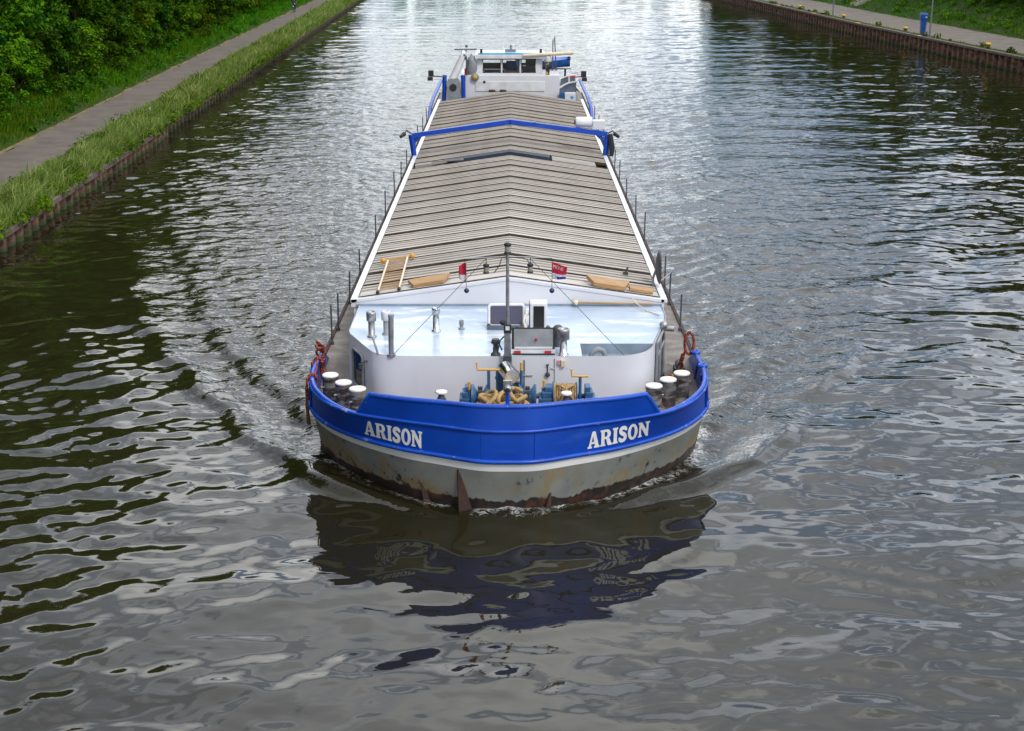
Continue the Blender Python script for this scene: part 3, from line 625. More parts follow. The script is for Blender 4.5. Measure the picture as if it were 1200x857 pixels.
# bollards: three to port, three to starboard
for x, y in ((-3.76, 28.08), (-3.43, 27.58), (-3.10, 27.16), (2.87, 27.36), (3.20, 27.78), (3.53, 28.22)):
    m = MB(); m.lathe((x, y, 1.02), [(.19, 0), (.165, .03), (.165, .50), (.175, .52), (.175, .56)], 22); b = P_(m, 'bollard', 'bollard')
    m = MB(); m.lathe((x, y, 1.58), [(.172, 0), (.174, .02), (.16, .032)], 22); P_(m, 'bollard_cap', 'bollardcap', b)
    a = random.uniform(.5, 1.0); m = MB(); m.tube([(x - .24 * math.cos(a), y - .24 * math.sin(a), 1.36), (x + .24 * math.cos(a), y + .24 * math.sin(a), 1.36)], .026, 8); P_(m, 'cross_pin', 'steel', b)

# forecastle house
OL = [(-3.52, 31.6), (-3.52, 29.45), (-3.47, 29.2), (-2.93, 27.93), (-2.80, 27.72), (-2.60, 27.58), (-2.3, 27.51), (-1.9, 27.49)]
OR = [(1.42, 27.49), (1.95, 27.49), (2.3, 27.53), (2.57, 27.66), (2.78, 27.88), (2.92, 28.2), (2.98, 28.5), (3.40, 30.4), (3.44, 30.7), (3.44, 31.6)]
def chaik(P2, n=2):
    for _ in range(n):
        o = [P2[0]]
        for a, b in zip(P2, P2[1:]): o += [(a[0] * .75 + b[0] * .25, a[1] * .75 + b[1] * .25), (a[0] * .25 + b[0] * .75, a[1] * .25 + b[1] * .75)]
        P2 = o + [P2[-1]]
    return P2
OUT = OL[:2] + chaik(OL[2:]) + chaik(OR[:7]) + OR[7:]
m = MB(); n = len(OUT)
m.add([(x, y, 1.0) for x, y in OUT] + [(x, y, 2.17) for x, y in OUT], [(i, i + 1, n + i + 1, n + i) for i in range(n - 1)], False)
house = P_(m, 'forecastle', 'white')
house.modifiers.new('thick', 'SOLIDIFY').thickness = .03; house.data.shade_smooth(); house.data.set_sharp_from_angle(angle=R(30)); house.modifiers.new('wn', 'WEIGHTED_NORMAL').keep_sharp = True
roof = OL[:2] + chaik(OL[2:]) + [(1.42, 27.51), (1.42, 28.5), (2.97, 28.5)] + OR[-3:]
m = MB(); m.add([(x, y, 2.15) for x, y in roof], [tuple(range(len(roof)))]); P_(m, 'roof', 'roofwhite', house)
m = MB(); m.add([(1.42, 27.51, 1.93)] + [(x, y - (-.02), 1.93) for x, y in OR[1:6]] + [(2.97, 28.5, 1.93), (1.42, 28.5, 1.93)], [tuple(range(8))])
m.add([(1.42, 28.5, 1.93), (2.97, 28.5, 1.93), (2.97, 28.5, 2.15), (1.42, 28.5, 2.15)], [(0, 1, 2, 3)]); m.add([(1.42, 27.51, 1.93), (1.42, 28.5, 1.93), (1.42, 28.5, 2.15), (1.42, 27.51, 2.15)], [(0, 1, 2, 3)])
P_(m, 'roof_recess', 'recess', house)
def face_frame(a, b):        # (origin, along, outwards) of the wall from a to b
    t = Vector((b[0] - a[0], b[1] - a[1], 0)); L_ = t.length; t.normalize(); return Vector((a[0], a[1], 0)), t, Vector((t.y, -t.x, 0)), L_
o_, t_, n_, L_ = face_frame(OL[2], OL[3])
def onface(u, z, d): q = o_ + t_ * u + n_ * d; return Vector((q.x, q.y, z))
def rrect(u0, u1, z0, z1, r, k=5):
    pts = []
    for cx, cz, a0 in ((u1 - r, z0 + r, -90), (u1 - r, z1 - r, 0), (u0 + r, z1 - r, 90), (u0 + r, z0 + r, 180)):
        for i in range(k + 1): a = R(a0 + 90 * i / k); pts.append((cx + r * math.cos(a), cz + r * math.sin(a)))
    return pts
pts = rrect(.32, 1.02, 1.18, 1.95, .1)
m = MB(); m.tube([onface(u, z, .03) for u, z in pts], .03, 6, closed=True); wf = P_(m, 'side_window', 'grey', house)
m = MB(); m.add([onface(u, z, .012) for u, z in pts], [tuple(range(len(pts)))]); P_(m, 'pane', 'glass', wf)
m = MB(); m.tube([onface(1.25, 1.9, .0), onface(1.25, 1.9, .14)], .02, 6); m.cyl(onface(1.25, 1.86, .14), onface(1.25, 1.76, .16), .05, .03, 10); P_(m, 'deck_lamp', 'dark', house)
o_, t_, n_, L_ = face_frame(OR[6], OR[7])
dr = MB(); dr.add([onface(u, z, .02) for u, z in ((.12, 1.05), (1.30, 1.05), (1.30, 2.10), (.12, 2.10))], [(0, 1, 2, 3)]); dr = P_(dr, 'side_door', 'dark', house)
m = MB()
for u in (.10, .55, .62, 1.34): m.tube([onface(u, 1.03, .04), onface(u, 2.14, .04)], .035, 6)
for z in (2.13, 1.85): m.tube([onface(.10, z, .045), onface(1.34, z, .045)], .028, 6)
P_(m, 'door_frame', 'grey', dr)
m = MB(); m.add([onface(u, z, .026) for u, z in ((.66, 1.1), (1.28, 1.1), (1.28, 1.8), (.66, 1.8))], [(0, 1, 2, 3)]); P_(m, 'door_pane', 'glass', dr)
m = MB(); m.cyl(onface(1.15, 2.17, .0), onface(1.15, 2.17, .28), .06, seg=10); m.sphere(onface(1.15, 2.24, .05), .10, 12); P_(m, 'deck_lamp', 'steel', house)
# fittings on the front wall
m = MB(); m.cyl((.72, 27.47, 1.99), (.72, 27.47, 1.82), .013, seg=6); m.lathe((.72, 27.45, 1.80), [(.02, -.02), (.05, -.02), (.05, .02), (.02, .02)], 12, 'Y'); m.box((.72, 27.46, 2.0), (.045, .03, .03)); P_(m, 'wall_latch', 'dark', house)
m = MB(); m.box((1.03, 27.45, 2.04), (.08, .07, .13)); P_(m, 'wall_box', 'beige', house)
m = MB(); m.box((.95, 27.46, 2.05), (.06, .03, .09)); P_(m, 'wall_notice', M('faded pink notice', (.65, .3, .36), None, 20, .6), house)
m = MB(); m.tube([(.86, 27.475, 1.05), (.86, 27.475, 2.13)], .006, 5); m.tube([(.25, 27.47, 1.1), (.25, 27.47, 2.1)], .012, 6); m.tube([(.2, 27.46, 1.78), (.42, 27.46, 1.78)], .012, 6); m.tube([(.86, 27.46, 1.92), (.78, 27.46, 1.94)], .01, 5); P_(m, 'wall_pipe', 'steel', house)

# ventilators and pipes on the house roof
def vent(x, y, h, r, rc, hc, mat='steel', capmat=None, z=2.15, nm='ventilator'):
    m = MB(); m.lathe((x, y, z), [(r + .03, 0), (r + .03, .02), (r, .025), (r, h - hc)], 18); v = P_(m, nm, mat)
    m = MB(); m.lathe((x, y, z + h - hc), [(r + .005, -.01), (rc, 0), (rc, hc * .8), (rc * .94, hc), (rc * .7, hc), (rc * .7, hc * .6)], 18); P_(m, 'cowl', capmat or mat, v); return v
vent(-2.97, 29.0, .56, .07, .105, .2)
vent(-2.68, 29.2, .52, .06, .10, .2, 'grey', 'trim')
vent(-1.63, 29.46, .52, .068, .09, .12, 'chrome')
vent(-1.09, 29.62, .20, .04, .05, .1, 'grey')
vent(1.04, 27.66, .56, .075, .125, .22, 'chrome', 'steel')
m = MB(); m.tube([(-2.44, 27.58, 2.15), (-2.44, 27.58, 2.4), (-2.43, 27.6, 2.98)], .055, 12); m.cyl((-2.44, 27.58, 2.15), (-2.44, 27.58, 2.2), .09, seg=12); pv = P_(m, 'ventilator', 'steel'); m = MB(); m.cyl((-2.43, 27.6, 2.96), (-2.43, 27.6, 3.02), .06, seg=12); P_(m, 'cowl', 'grey', pv)
m = MB(); m.tube([(-2.72, 27.68, 2.15), (-2.76, 27.7, 2.3), (-2.83, 27.8, 2.48), (-2.9, 27.85, 2.49)], .022, 8); P_(m, 'bent_pipe', 'grey')
m = MB(); m.tube([(1.62, 27.85, 1.93), (1.62, 27.85, 2.08), (1.66, 27.85, 2.17), (1.76, 27.86, 2.22), (1.86, 27.87, 2.18), (1.90, 27.87, 2.09), (1.90, 27.87, 2.0)], .055, 12); P_(m, 'gooseneck_vent', 'grey')
m = MB(); m.tube([(.93, 28.3, 2.15), (.93, 28.3, 2.45)], .075, 14); m.sphere((.95, 28.28, 2.50), .12, 16); P_(m, 'black_cowl', 'dark')
# standing roof hatch with violet glass
m = MB(); rt = Matrix.Rotation(R(-18), 3, 'X'); m.box((-.12, 29.75, 2.20), (.84, .4, .09)); hb = P_(m, 'roof_hatch', 'slate')
def tilted(px, pz, base, ang, d=0.): return Vector((px, base[1] + pz * math.sin(ang) - d * math.cos(ang), base[2] + pz * math.cos(ang) + d * math.sin(ang)))
pts = rrect(-.50, .26, 0, .46, .06)
m = MB(); m.tube([tilted(u, z, (0, 29.62, 2.22), R(20)) for u, z in pts], .034, 8, closed=True); P_(m, 'hatch_frame', 'trim', hb)
m = MB(); m.add([tilted(u, z, (0, 29.62, 2.22), R(20)) for u, z in rrect(-.5, .26, 0, .46, .06)], [tuple(range(24))]); P_(m, 'hatch_glass', 'solar', hb)
for u in (-.5, .22): m = MB(); m.sphere(tilted(u, .0, (0, 29.62, 2.23), R(20), .03), .045, 8); P_(m, 'hatch_hinge', 'dark', hb)
# lower skylight at the front edge
m = MB(); m.box((.43, 27.88, 2.19), (.9, .42, .08)); sk = P_(m, 'skylight', 'trim')
def slab(x0, x1, z0, z1, base, ang, d0, d1):
    mb = MB(); vs = [tilted(x, z, base, ang, d) for d in (d0, d1) for x, z in ((x0, z0), (x1, z0), (x1, z1), (x0, z1))]
    return mb.add(vs, [(0, 1, 2, 3), (7, 6, 5, 4), (0, 4, 5, 1), (1, 5, 6, 2), (2, 6, 7, 3), (3, 7, 4, 0)])
P_(slab(-.01, .87, .06, .50, (0, 27.70, 2.2), R(14), 0, .03), 'skylight_frame', 'black', sk)
P_(slab(.04, .83, .12, .47, (0, 27.70, 2.2), R(14), .03, .045), 'skylight_panel', 'grey', sk)
P_(slab(.05, .82, .07, .115, (0, 27.70, 2.2), R(14), .03, .05), 'skylight_strip', 'trim', sk)
for x in (.11, .73): m = MB(); m.box((x, 27.66, 2.21), (.13, .04, .05)); P_(m, 'skylight_latch', 'redpaint', sk)
m = MB(); m.box((.44, 27.665, 2.165), (.86, .03, .03)); P_(m, 'skylight_sill', 'black', sk)
for x in (.13, .74): mm = MB(); mm.lathe((x, 28.02, 2.60), [(.03, 0), (.045, .02), (.045, .05), (.02, .06)], 10); mm.cyl((x, 28.0, 2.2), (x, 28.02, 2.6), .012, seg=6); P_(mm, 'skylight_stay', 'dark', sk)
m = MB(); m.sphere((.49, 27.665, 2.48), .03, 8); P_(m, 'reflector', 'redpaint', sk)
# air conditioner
m = MB(); m.box((.57, 29.65, 2.47), (.37, .36, .58)); ac = P_(m, 'air_conditioner', 'trim', bevel=.02)
m = MB(); m.box((.575, 29.465, 2.46), (.23, .02, .48)); P_(m, 'grille', 'screen', ac)
m = MB(); m.box((.378, 29.65, 2.47), (.02, .30, .52)); P_(m, 'grille', 'screen', ac)
m = MB(); m.box((.57, 29.63, 2.165), (.46, .44, .03)); P_(m, 'foot', 'dark', ac)
m = MB(); m.tube([(.36, 29.55, 2.52), (.28, 29.45, 2.5), (.25, 29.35, 2.4), (.3, 29.2, 2.26), (.42, 29.0, 2.21), (.65, 28.7, 2.24), (.85, 28.4, 2.36), (.93, 28.3, 2.42)], .028, 8); P_(m, 'hose', 'beige', ac)
# grey tangle of fittings left of the mast
m = MB(); m.lathe((-.33, 27.6, 2.15), [(.1, 0), (.1, .05), (.06, .08), (.05, .24), (.10, .28), (.07, .36)], 12); m.tube([(-.30, 27.55, 2.2), (-.24, 27.5, 2.5), (-.16, 27.45, 2.6)], .015, 6); m.tube([(-.38, 27.6, 2.3), (-.27, 27.55, 2.44), (-.2, 27.5, 2.3)], .02, 6); P_(m, 'horn', 'dark')

# mast with lanterns, flags and stays
m = MB(); m.box((-.09, 27.36, 1.62), (.17, .14, 1.24)); mast = P_(m, 'mast', 'dark', bevel=.01)
m = MB(); m.box((-.09, 27.36, 2.52), (.135, .10, .56)); P_(m, 'mast_tabernacle', 'steel', mast)
m = MB(); m.box((-.09, 27.34, 2.80), (.15, .13, .17)); m.sphere((-.19, 27.34, 2.92), .055, 10); P_(m, 'junction_box', 'black', mast)
m = MB(); m.box((-.09, 27.27, 2.82), (.08, .01, .08)); P_(m, 'junction_label', 'trim', mast)
m = MB(); m.tube([(-.09, 27.36, 2.78), (-.085, 27.36, 4.32)], [.042, .03], 10); P_(m, 'mast_pole', 'steel', mast)
def lantern(x, z0, z1, r, nm='lantern', y=27.36):
    h = z1 - z0; mm = MB(); mm.lathe((x, y, z0), [(r, 0), (r, h * .18), (r * .7, h * .2), (r * .7, h * .22)], 12); mm.lathe((x, y, z0), [(r * .72, h * .76), (r * 1.05, h * .78), (r * 1.05, h), (r * .4, h * 1.1)], 12); mm.cyl((x, y, z0), (x, y, z0 + h), r * .2, seg=6); o = P_(mm, nm, 'black', mast)
    mm = MB(); mm.lathe((x, y, z0), [(r * .8, h * .2), (r * .85, h * .5), (r * .8, h * .78)], 12); P_(mm, nm + '_lens', 'lens', mast)
lantern(-.085, 4.32, 4.52, .068); lantern(-.51, 3.92, 4.10, .058); lantern(.36, 3.93, 4.11, .058)
m = MB(); m.tube([(-.93, 27.36, 4.215), (-.085, 27.36, 4.26), (.79, 27.36, 4.23)], .014, 6); P_(m, 'cross_arm', 'steel', mast)
m = MB(); m.tube([(-.51, 27.36, 4.11), (-.51, 27.36, 4.24)], .008, 5); m.tube([(.36, 27.36, 4.12), (.36, 27.36, 4.24)], .008, 5)
m.tube([(-.085, 27.36, 4.22), (-.2, 27.36, 4.24), (-.24, 27.36, 4.1), (-.3, 27.36, 4.0), (-.36, 27.36, 3.93)], .01, 5); m.tube([(-.085, 27.36, 4.24), (.2, 27.36, 4.24), (.3, 27.36, 4.2), (.34, 27.36, 4.12)], .009, 5); P_(m, 'lantern_cable', 'black', mast)
for x, xb in ((-.93, -.90), (.79, .79)):
    m = MB(); m.tube([(x, 27.36, 4.22), (xb, 27.36, 3.60)], .006, 5); hl = P_(m, 'halyard', 'dark', mast)
    m = MB(); m.sphere((xb, 27.36, 3.57), .052, 12); P_(m, 'signal_ball', M('dark blue ball', (.02, .035, .09), None, 5, .4), mast)
m = MB(); m.tube([(-.51, 27.36, 4.22), (-2.42, 27.55, 2.17)], .006, 5); P_(m, 'stay', 'dark', mast); m = MB(); m.tube([(.36, 27.36, 4.22), (2.27, 27.55, 2.17)], .006, 5); P_(m, 'stay', 'dark', mast)
def flag(pts_fn, split, nm, cols):
    mb = MB(); nu, nv = 9, 12; rows = [[pts_fn(u / nu, v / nv) for u in range(nu + 1)] for v in range(nv + 1)]
    vs = [q for r in rows for q in r]
    for j in range(nv):
        for i in range(nu):
            mb.add([rows[j][i], rows[j][i + 1], rows[j + 1][i + 1], rows[j + 1][i]], [(0, 1, 2, 3)], True, split(i / nu, j / nv))
    bm_o = P_(mb, nm, cols, mast); bm_o.modifiers.new('thick', 'SOLIDIFY').thickness = .004; return bm_o
def fr(u, v): return (.79 + .30 * u * (1 - .10 * v), 27.36 + .035 * math.sin(7 * u + 1.5 * v), 4.15 - .34 * v - .10 * u * (1 - v * .85))
flag(fr, lambda u, v: 0 if v < .64 - .0 * u else (1 if (v < .76 or u < .3) else 2), 'flag', ['red', 'clothwhite', 'clothblue'])
def fl(u, v): return (-.90 - .145 * u, 27.36 + .06 * math.sin(5 * u + v), 4.13 - .30 * v + .0 * u - .04 * u * (1 - v) - (.10 * v * (1 - u)))
flag(fl, lambda u, v: 0 if v < .66 else 1, 'flag', ['red', 'clothwhite'])
try:                                        # the word on the right hand flag
    tcv = bpy.data.curves.new('flag_word', 'FONT'); tcv.body = 'MOVE'; tcv.size = .115; tob = bpy.data.objects.new('flag_word_source', tcv); COL.objects.link(tob)
    dg = bpy.context.evaluated_depsgraph_get(); tme = bpy.data.meshes.new_from_object(tob.evaluated_get(dg)); tv = [v.co.copy() for v in tme.vertices]; tf = [tuple(p.vertices) for p in tme.polygons]
    bpy.data.objects.remove(tob); mxx = max(v.x for v in tv); mb = MB(); vs = []
    for q in tv:
        u = .06 + .68 * q.x / mxx; v_ = .36 - q.y / .36; p = fr(u, v_); vs.append((p[0], p[1] - .007, p[2]))
    mb.add(vs, tf); P_(mb, 'flag_word', 'clothwhite', mast, fixn=False)
except Exception as ex: print('flag word', ex)

# windlass on the fore deck
WZ = .17
class MBW(MB):
    def build(s, *a_, **k_):
        s.v = [(q[0], q[1], q[2] + WZ) for q in s.v]; return MB.build(s, *a_, **k_)
wl_ = MBW(); wl_.box((.28, 26.45, 1.02), (2.7, .8, .34)); wl_.box((-.85, 26.4, 1.35), (.14, .5, .5)); wl_.box((.40, 26.4, 1.35), (.14, .5, .5)); wl_.box((.66, 26.4, 1.35), (.12, .5, .5))
wl_.cyl((-1.0, 26.4, 1.52), (1.6, 26.4, 1.52), .05, seg=10); windl = P_(wl_, 'windlass', 'bluegrey')
for x0, x1, st in ((-1.02, -.80, 1), (.52, .78, 1), (1.42, 1.62, -1)):
    m = MBW()
    for k, (a, b) in enumerate(((0, .30), (.07, .22), (.13, .12))):
        m.box(((x0 + x1) / 2 + st * a * .4, 26.35, 1.30 + a * 1.6), ((x1 - x0) * (1 - k * .22), .42 - .08 * k, .5))
    P_(m, 'gear_housing', 'bluegrey', windl, bevel=.015)
for x in (-.62, .30):
    m = MBW(); m.lathe((x, 26.3, 1.55), [(.24, -.17), (.24, -.13), (.11, -.06), (.09, 0), (.11, .06), (.24, .13), (.24, .17)], 16, 'X'); P_(m, 'cable_lifter', 'bluegrey', windl)
    m = MBW()
    for k in range(8): a = 2 * PI * k / 8; m.box((x, 26.3 + .17 * math.cos(a), 1.55 + .17 * math.sin(a)), (.09, .06, .06))
    P_(m, 'chain', 'dark', windl)
m = MBW(); m.cyl((-.12, 26.55, 1.1), (-.12, 26.55, 2.02), .20, seg=18); m.cyl((-.12, 26.55, 2.02), (-.12, 26.55, 2.06), .16, seg=18); m.box((.12, 26.5, 1.7), (.2, .14, .14)); m.cyl((-.12, 26.55, 1.84), (-.12, 26.55, 1.87), .215, seg=18); P_(m, 'hydraulic_motor', 'bluegrey', windl)
for x, zt, y, hx in ((-.45, 2.1, 26.2, .22), (.18, 2.08, 26.3, 0), (-.83, 1.72, 26.2, 0), (.62, 1.72, 26.3, 0), (1.32, 1.95, 26.25, .16)):
    m = MBW(); m.tube([(x, y, 1.2), (x, y, zt)], .03, 8); lv = P_(m, 'brake_lever', 'bluegrey', windl)
    m = MBW()
    if hx: m.tube([(x + hx, y, zt + .02), (x - hx, y, zt + .02), (x - hx - .01, y, zt + .17)], .022, 8)
    else: m.tube([(x, y, zt - .02), (x, y, zt + .16)], .026, 8)
    P_(m, 'handle', 'yellow', lv)
m = MBW(); m.lathe((1.03, 26.4, 1.5), [(.10, -.24), (.30, -.24), (.30, -.22), (.12, -.215), (.12, .215), (.30, .22), (.30, .24), (.1, .24)], 20, 'X'); drum = P_(m, 'rope_drum', 'bluegrey', windl)
m = MBW()
for k in range(9): x = .83 + .4 * k / 8; m.lathe((x, 26.4, 1.5), [(.16, -.026), (.262, -.020), (.28, 0), (.262, .020), (.16, .026)], 22, 'X')
for a, b in ((.86, 1.2), (1.2, .88), (.95, 1.1)): m.tube([(a + (b - a) * t, 26.4 - .30 * math.cos(1.6 * (t - .35)), 1.5 + .30 * math.sin(1.9 * t + .0)) for t in [i / 8 for i in range(9)]], .026, 7)
P_(m, 'wound_rope', 'rope', drum)
m = MB(); m.lathe((1.03, 25.55, 1.02), [(.10, 0), (.10, .8), (.06, .9), (.05, .98)], 14); rl = P_(m, 'roller_fairlead', 'dark'); m = MB(); m.lathe((1.03, 25.55, 2.0), [(.10, 0), (.115, .02), (.1, .045)], 16); P_(m, 'roller_cap', 'bollardcap', rl)
m = MB(); m.lathe((-1.33, 25.45, 1.02), [(.10, 0), (.10, .9), (.06, .98), (.05, 1.04)], 14); rl = P_(m, 'roller_fairlead', 'dark'); m = MB(); m.lathe((-1.33, 25.45, 2.06), [(.10, 0), (.12, .02), (.1, .045)], 16); P_(m, 'roller_cap', 'bollardcap', rl)
# chrome searchlight on the windlass motor and a camera on the stem
ax = Vector((.42, -1, -.28)).normalized(); c = Vector((-.06, 26.15, 2.24))
m = MB(); m.tube([c - ax * .24, c - ax * .20, c + ax * .13, c + ax * .15], [.10, .15, .155, .165], 20); slt = P_(m, 'searchlight', 'chrome')
m = MB(); m.tube([c + ax * .15, c + ax * .156], [.15, .15], 20); P_(m, 'searchlight_glass', M('silver reflector', (.85, .84, .8), (.6, .55, .45), 5, .12, .6), slt)
m = MB(); m.tube([(-.06, 26.2, 2.0), (-.06, 26.2, 2.15)], .03, 8); m.tube([(-.24, 26.2, 2.03), (.14, 26.2, 2.03)], .02, 6); P_(m, 'searchlight_bracket', 'dark', slt)
m = MB(); m.tube([(-.08, 24.70, 2.08), (-.08, 24.70, 2.36)], .035, 8); m.box((-.08, 24.7, 2.11), (.12, .12, .03)); bc = P_(m, 'stem_post', 'bluerail')
m = MB(); m.sphere((-.08, 24.66, 2.40), .085, 14); m.box((-.1, 24.7, 2.50), (.12, .07, .10)); m.cyl((-.02, 24.7, 2.55), (-.02, 24.7, 2.47), .03, seg=8); P_(m, 'stem_camera', 'steel', bc)
m = MB(); m.lathe((-.08, 24.585, 2.40), [(.045, 0), (.03, -.012)], 12, 'Y'); P_(m, 'camera_lens', 'black', bc)

# coaming front, hatch covers
def zr(x): return 2.28 + (.52 * (1 - min(abs(x - BX) / 3.55, 1)))
m = MB(); xs = [-3.62 + BX + 7.18 * i / 24 for i in range(25)]
m.add([(x, 31.62, 2.12) for x in xs] + [(x, 31.62, zr(x) - .04) for x in xs], [(i, i + 1, 26 + i, 25 + i) for i in range(24)])
m.add([(x, 31.60, zr(x) - .05) for x in xs] + [(x, 31.60, zr(x) + .015) for x in xs] + [(x, 31.74, zr(x) + .015) for x in xs], [(i, i + 1, 26 + i, 25 + i) for i in range(24)] + [(25 + i, 26 + i, 51 + i, 50 + i) for i in range(24)])
P_(m, 'coaming_front', 'white')
m = MB(); m.box((BX, 31.61, 2.17), (7.0, .05, .05)); P_(m, 'coaming_ledge', 'recess')
HXS = [-3.46, -1.75, 0, 1.75, 3.46]
def cover_mesh(length, ribs, name, flatband=0.):
    """corrugated cover: a dark front flange standing proud, then ribs whose flanks carry dirt and painted shade (material 0 sheet, 1 seam, 2 flank)"""
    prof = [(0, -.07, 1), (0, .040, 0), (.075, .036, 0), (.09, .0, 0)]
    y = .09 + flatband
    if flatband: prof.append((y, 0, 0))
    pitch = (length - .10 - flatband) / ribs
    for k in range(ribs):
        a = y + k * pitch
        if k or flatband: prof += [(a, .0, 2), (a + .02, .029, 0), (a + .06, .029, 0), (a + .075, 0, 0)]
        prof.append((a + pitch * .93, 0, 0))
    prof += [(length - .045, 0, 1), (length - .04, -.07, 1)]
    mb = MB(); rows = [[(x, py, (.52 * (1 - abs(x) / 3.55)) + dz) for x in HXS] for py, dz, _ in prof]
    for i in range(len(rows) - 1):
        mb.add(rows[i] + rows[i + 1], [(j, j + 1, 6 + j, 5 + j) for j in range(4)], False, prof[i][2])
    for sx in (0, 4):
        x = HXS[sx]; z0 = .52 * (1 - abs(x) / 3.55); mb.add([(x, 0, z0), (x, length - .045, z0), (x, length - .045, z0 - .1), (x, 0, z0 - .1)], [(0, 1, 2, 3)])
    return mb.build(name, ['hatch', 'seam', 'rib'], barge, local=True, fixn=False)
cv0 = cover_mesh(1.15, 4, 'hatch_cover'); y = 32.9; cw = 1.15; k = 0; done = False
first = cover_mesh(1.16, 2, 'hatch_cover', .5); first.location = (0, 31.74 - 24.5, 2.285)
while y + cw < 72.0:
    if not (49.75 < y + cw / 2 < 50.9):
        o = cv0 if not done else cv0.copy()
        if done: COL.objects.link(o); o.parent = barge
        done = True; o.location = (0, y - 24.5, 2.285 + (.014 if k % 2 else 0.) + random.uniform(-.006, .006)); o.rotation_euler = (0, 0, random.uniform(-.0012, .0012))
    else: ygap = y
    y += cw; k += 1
# the gap between covers with its dark beam and loose sheets
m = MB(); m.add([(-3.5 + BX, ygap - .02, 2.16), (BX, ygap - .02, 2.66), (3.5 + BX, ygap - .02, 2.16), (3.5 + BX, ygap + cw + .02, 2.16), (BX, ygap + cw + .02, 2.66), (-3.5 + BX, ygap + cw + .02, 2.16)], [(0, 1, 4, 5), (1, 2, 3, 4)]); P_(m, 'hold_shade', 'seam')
def gable_bar(x0, x1, y0, y1, dz0, dz1):
    mb = MB(); xs = sorted({x0, x1} | ({0.} if x0 < 0 < x1 else set())); rows = []
    for x in xs:
        z = 2.285 + .52 * (1 - abs(x) / 3.55); rows.append([(x + BX, y0, z + dz0), (x + BX, y0, z + dz1), (x + BX, y1, z + dz1), (x + BX, y1, z + dz0)])
    mb.grid(rows, False, closed=True); mb.add(rows[0], [(0, 1, 2, 3)]); mb.add(rows[-1], [(3, 2, 1, 0)]); return mb
P_(gable_bar(-2.35, 1.42, ygap + .30, ygap + .85, -.10, .075), 'hatch_beam', 'navy')
P_(gable_bar(1.5, 3.05, ygap + .08, ygap + 1.05, -.08, .03), 'loose_hatch_sheet', 'sheet'); P_(gable_bar(-3.4, -2.45, ygap + .55, ygap + 1.0, -.08, .03), 'loose_hatch_sheet', 'sheet')
m = MB(); m.box((-2.3, ygap + .30, 2.56), (1.25, .09, .05), Matrix.Rotation(R(-24), 3, 'Z') @ Matrix.Rotation(R(-8), 3, 'Y')); m.box((-2.75, ygap + .25, 2.46), (.9, .06, .05), Matrix.Rotation(R(-8), 3, 'Y')); P_(m, 'loose_bar', 'sheet')
m = MB(); m.tube([(3.35, 32.9, 2.3), (3.35, 32.9, 2.5), (3.42, 32.9, 2.72)], .03, 8); ds = P_(m, 'dish_mount', 'steel')
m = MB(); m.lathe((3.42, 32.9, 2.76), [(.02, -.0), (.2, .012), (.33, .045), (.41, .085), (.415, .075), (.33, .03), (.2, -.004), (.02, -.02)], 26, 'X'); P_(m, 'satellite_dish', 'dark', ds)
m = MB(); m.tube([(3.5, 32.9, 2.4), (3.75, 32.9, 2.62), (3.8, 32.9, 2.72)], .014, 6); m.cyl((3.78, 32.9, 2.70), (3.84, 32.9, 2.74), .03, seg=8); P_(m, 'dish_arm', 'trim', ds)
m = MB(); m.box((2.75, 33.6, 2.42), (.12, .12, .14)); m.cyl((2.75, 33.55, 2.5), (2.8, 33.5, 2.62), .025, seg=8); P_(m, 'hatch_clamp', 'dark')
m = MB(); m.tube([(1.47, 31.52, 2.25), (3.25, 31.5, 2.22)], .022, 6); bh = P_(m, 'boat_hook', 'wood'); m = MB(); m.sphere((1.45, 31.52, 2.25), .07, 10); P_(m, 'hook_knob', 'beige', bh)
m = MB(); m.tube([(2.75, 31.5, 2.36), (2.85, 31.4, 2.25), (3.05, 31.1, 2.17), (3.3, 30.7, 2.17)], .012, 6); P_(m, 'loose_line', 'beige')

# wheelhouse
m = MB(); m.box((-.1, 74.4, 2.35), (5.0, 3.2, 2.1)); whb = P_(m, 'aft_house', 'white', bevel=.03)
m = MB(); m.box((-.1, 72.78, 2.85), (3.5, .03, .5)); P_(m, 'front_plate', 'trim', whb, bevel=.02)
m = MB()
for x, wd in ((-1.63, .32), (-.52, .09), (.42, .09), (1.36, .34)): m.box((x, 73.2, 3.83), (wd, .10, .72))
m.box((-.10, 73.2, 3.42), (3.3, .1, .12)); m.box((-.10, 73.2, 4.22), (3.3, .1, .1))
for sx in (-1.71, 1.48):
    m.box((sx, 74.4, 3.42), (.08, 2.4, .12)); m.box((sx, 73.55, 3.83), (.08, .6, .72)); m.box((sx, 75.4, 3.83), (.08, .4, .72)); m.box((sx, 74.4, 4.22), (.08, 2.4, .1))
m.box((-.1, 75.7, 3.55), (3.3, .08, .4)); m.box((-.1, 75.7, 4.2), (3.3, .08, .12))
wh = P_(m, 'wheelhouse', 'white')
for x0, x1 in ((-1.47, -.57), (-.47, .37), (.47, 1.19)):
    m = MB(); m.tube([(x0, 73.16, 3.5), (x1, 73.16, 3.5), (x1, 73.16, 4.16), (x0, 73.16, 4.16)], .035, 6, closed=True); wf = P_(m, 'window', 'dark', wh)
    m = MB(); m.add([(x0, 73.17, 3.5), (x1, 73.17, 3.5), (x1, 73.17, 4.16), (x0, 73.17, 4.16)], [(0, 1, 2, 3)]); P_(m, 'pane', 'clear', wf)
m = MB(); m.box((-.1, 75.62, 3.62), (3.1, .06, .3)); m.box((-.1, 74.4, 3.36), (3.2, 2.2, .04)); P_(m, 'cabin_lining', 'stucco', wh)
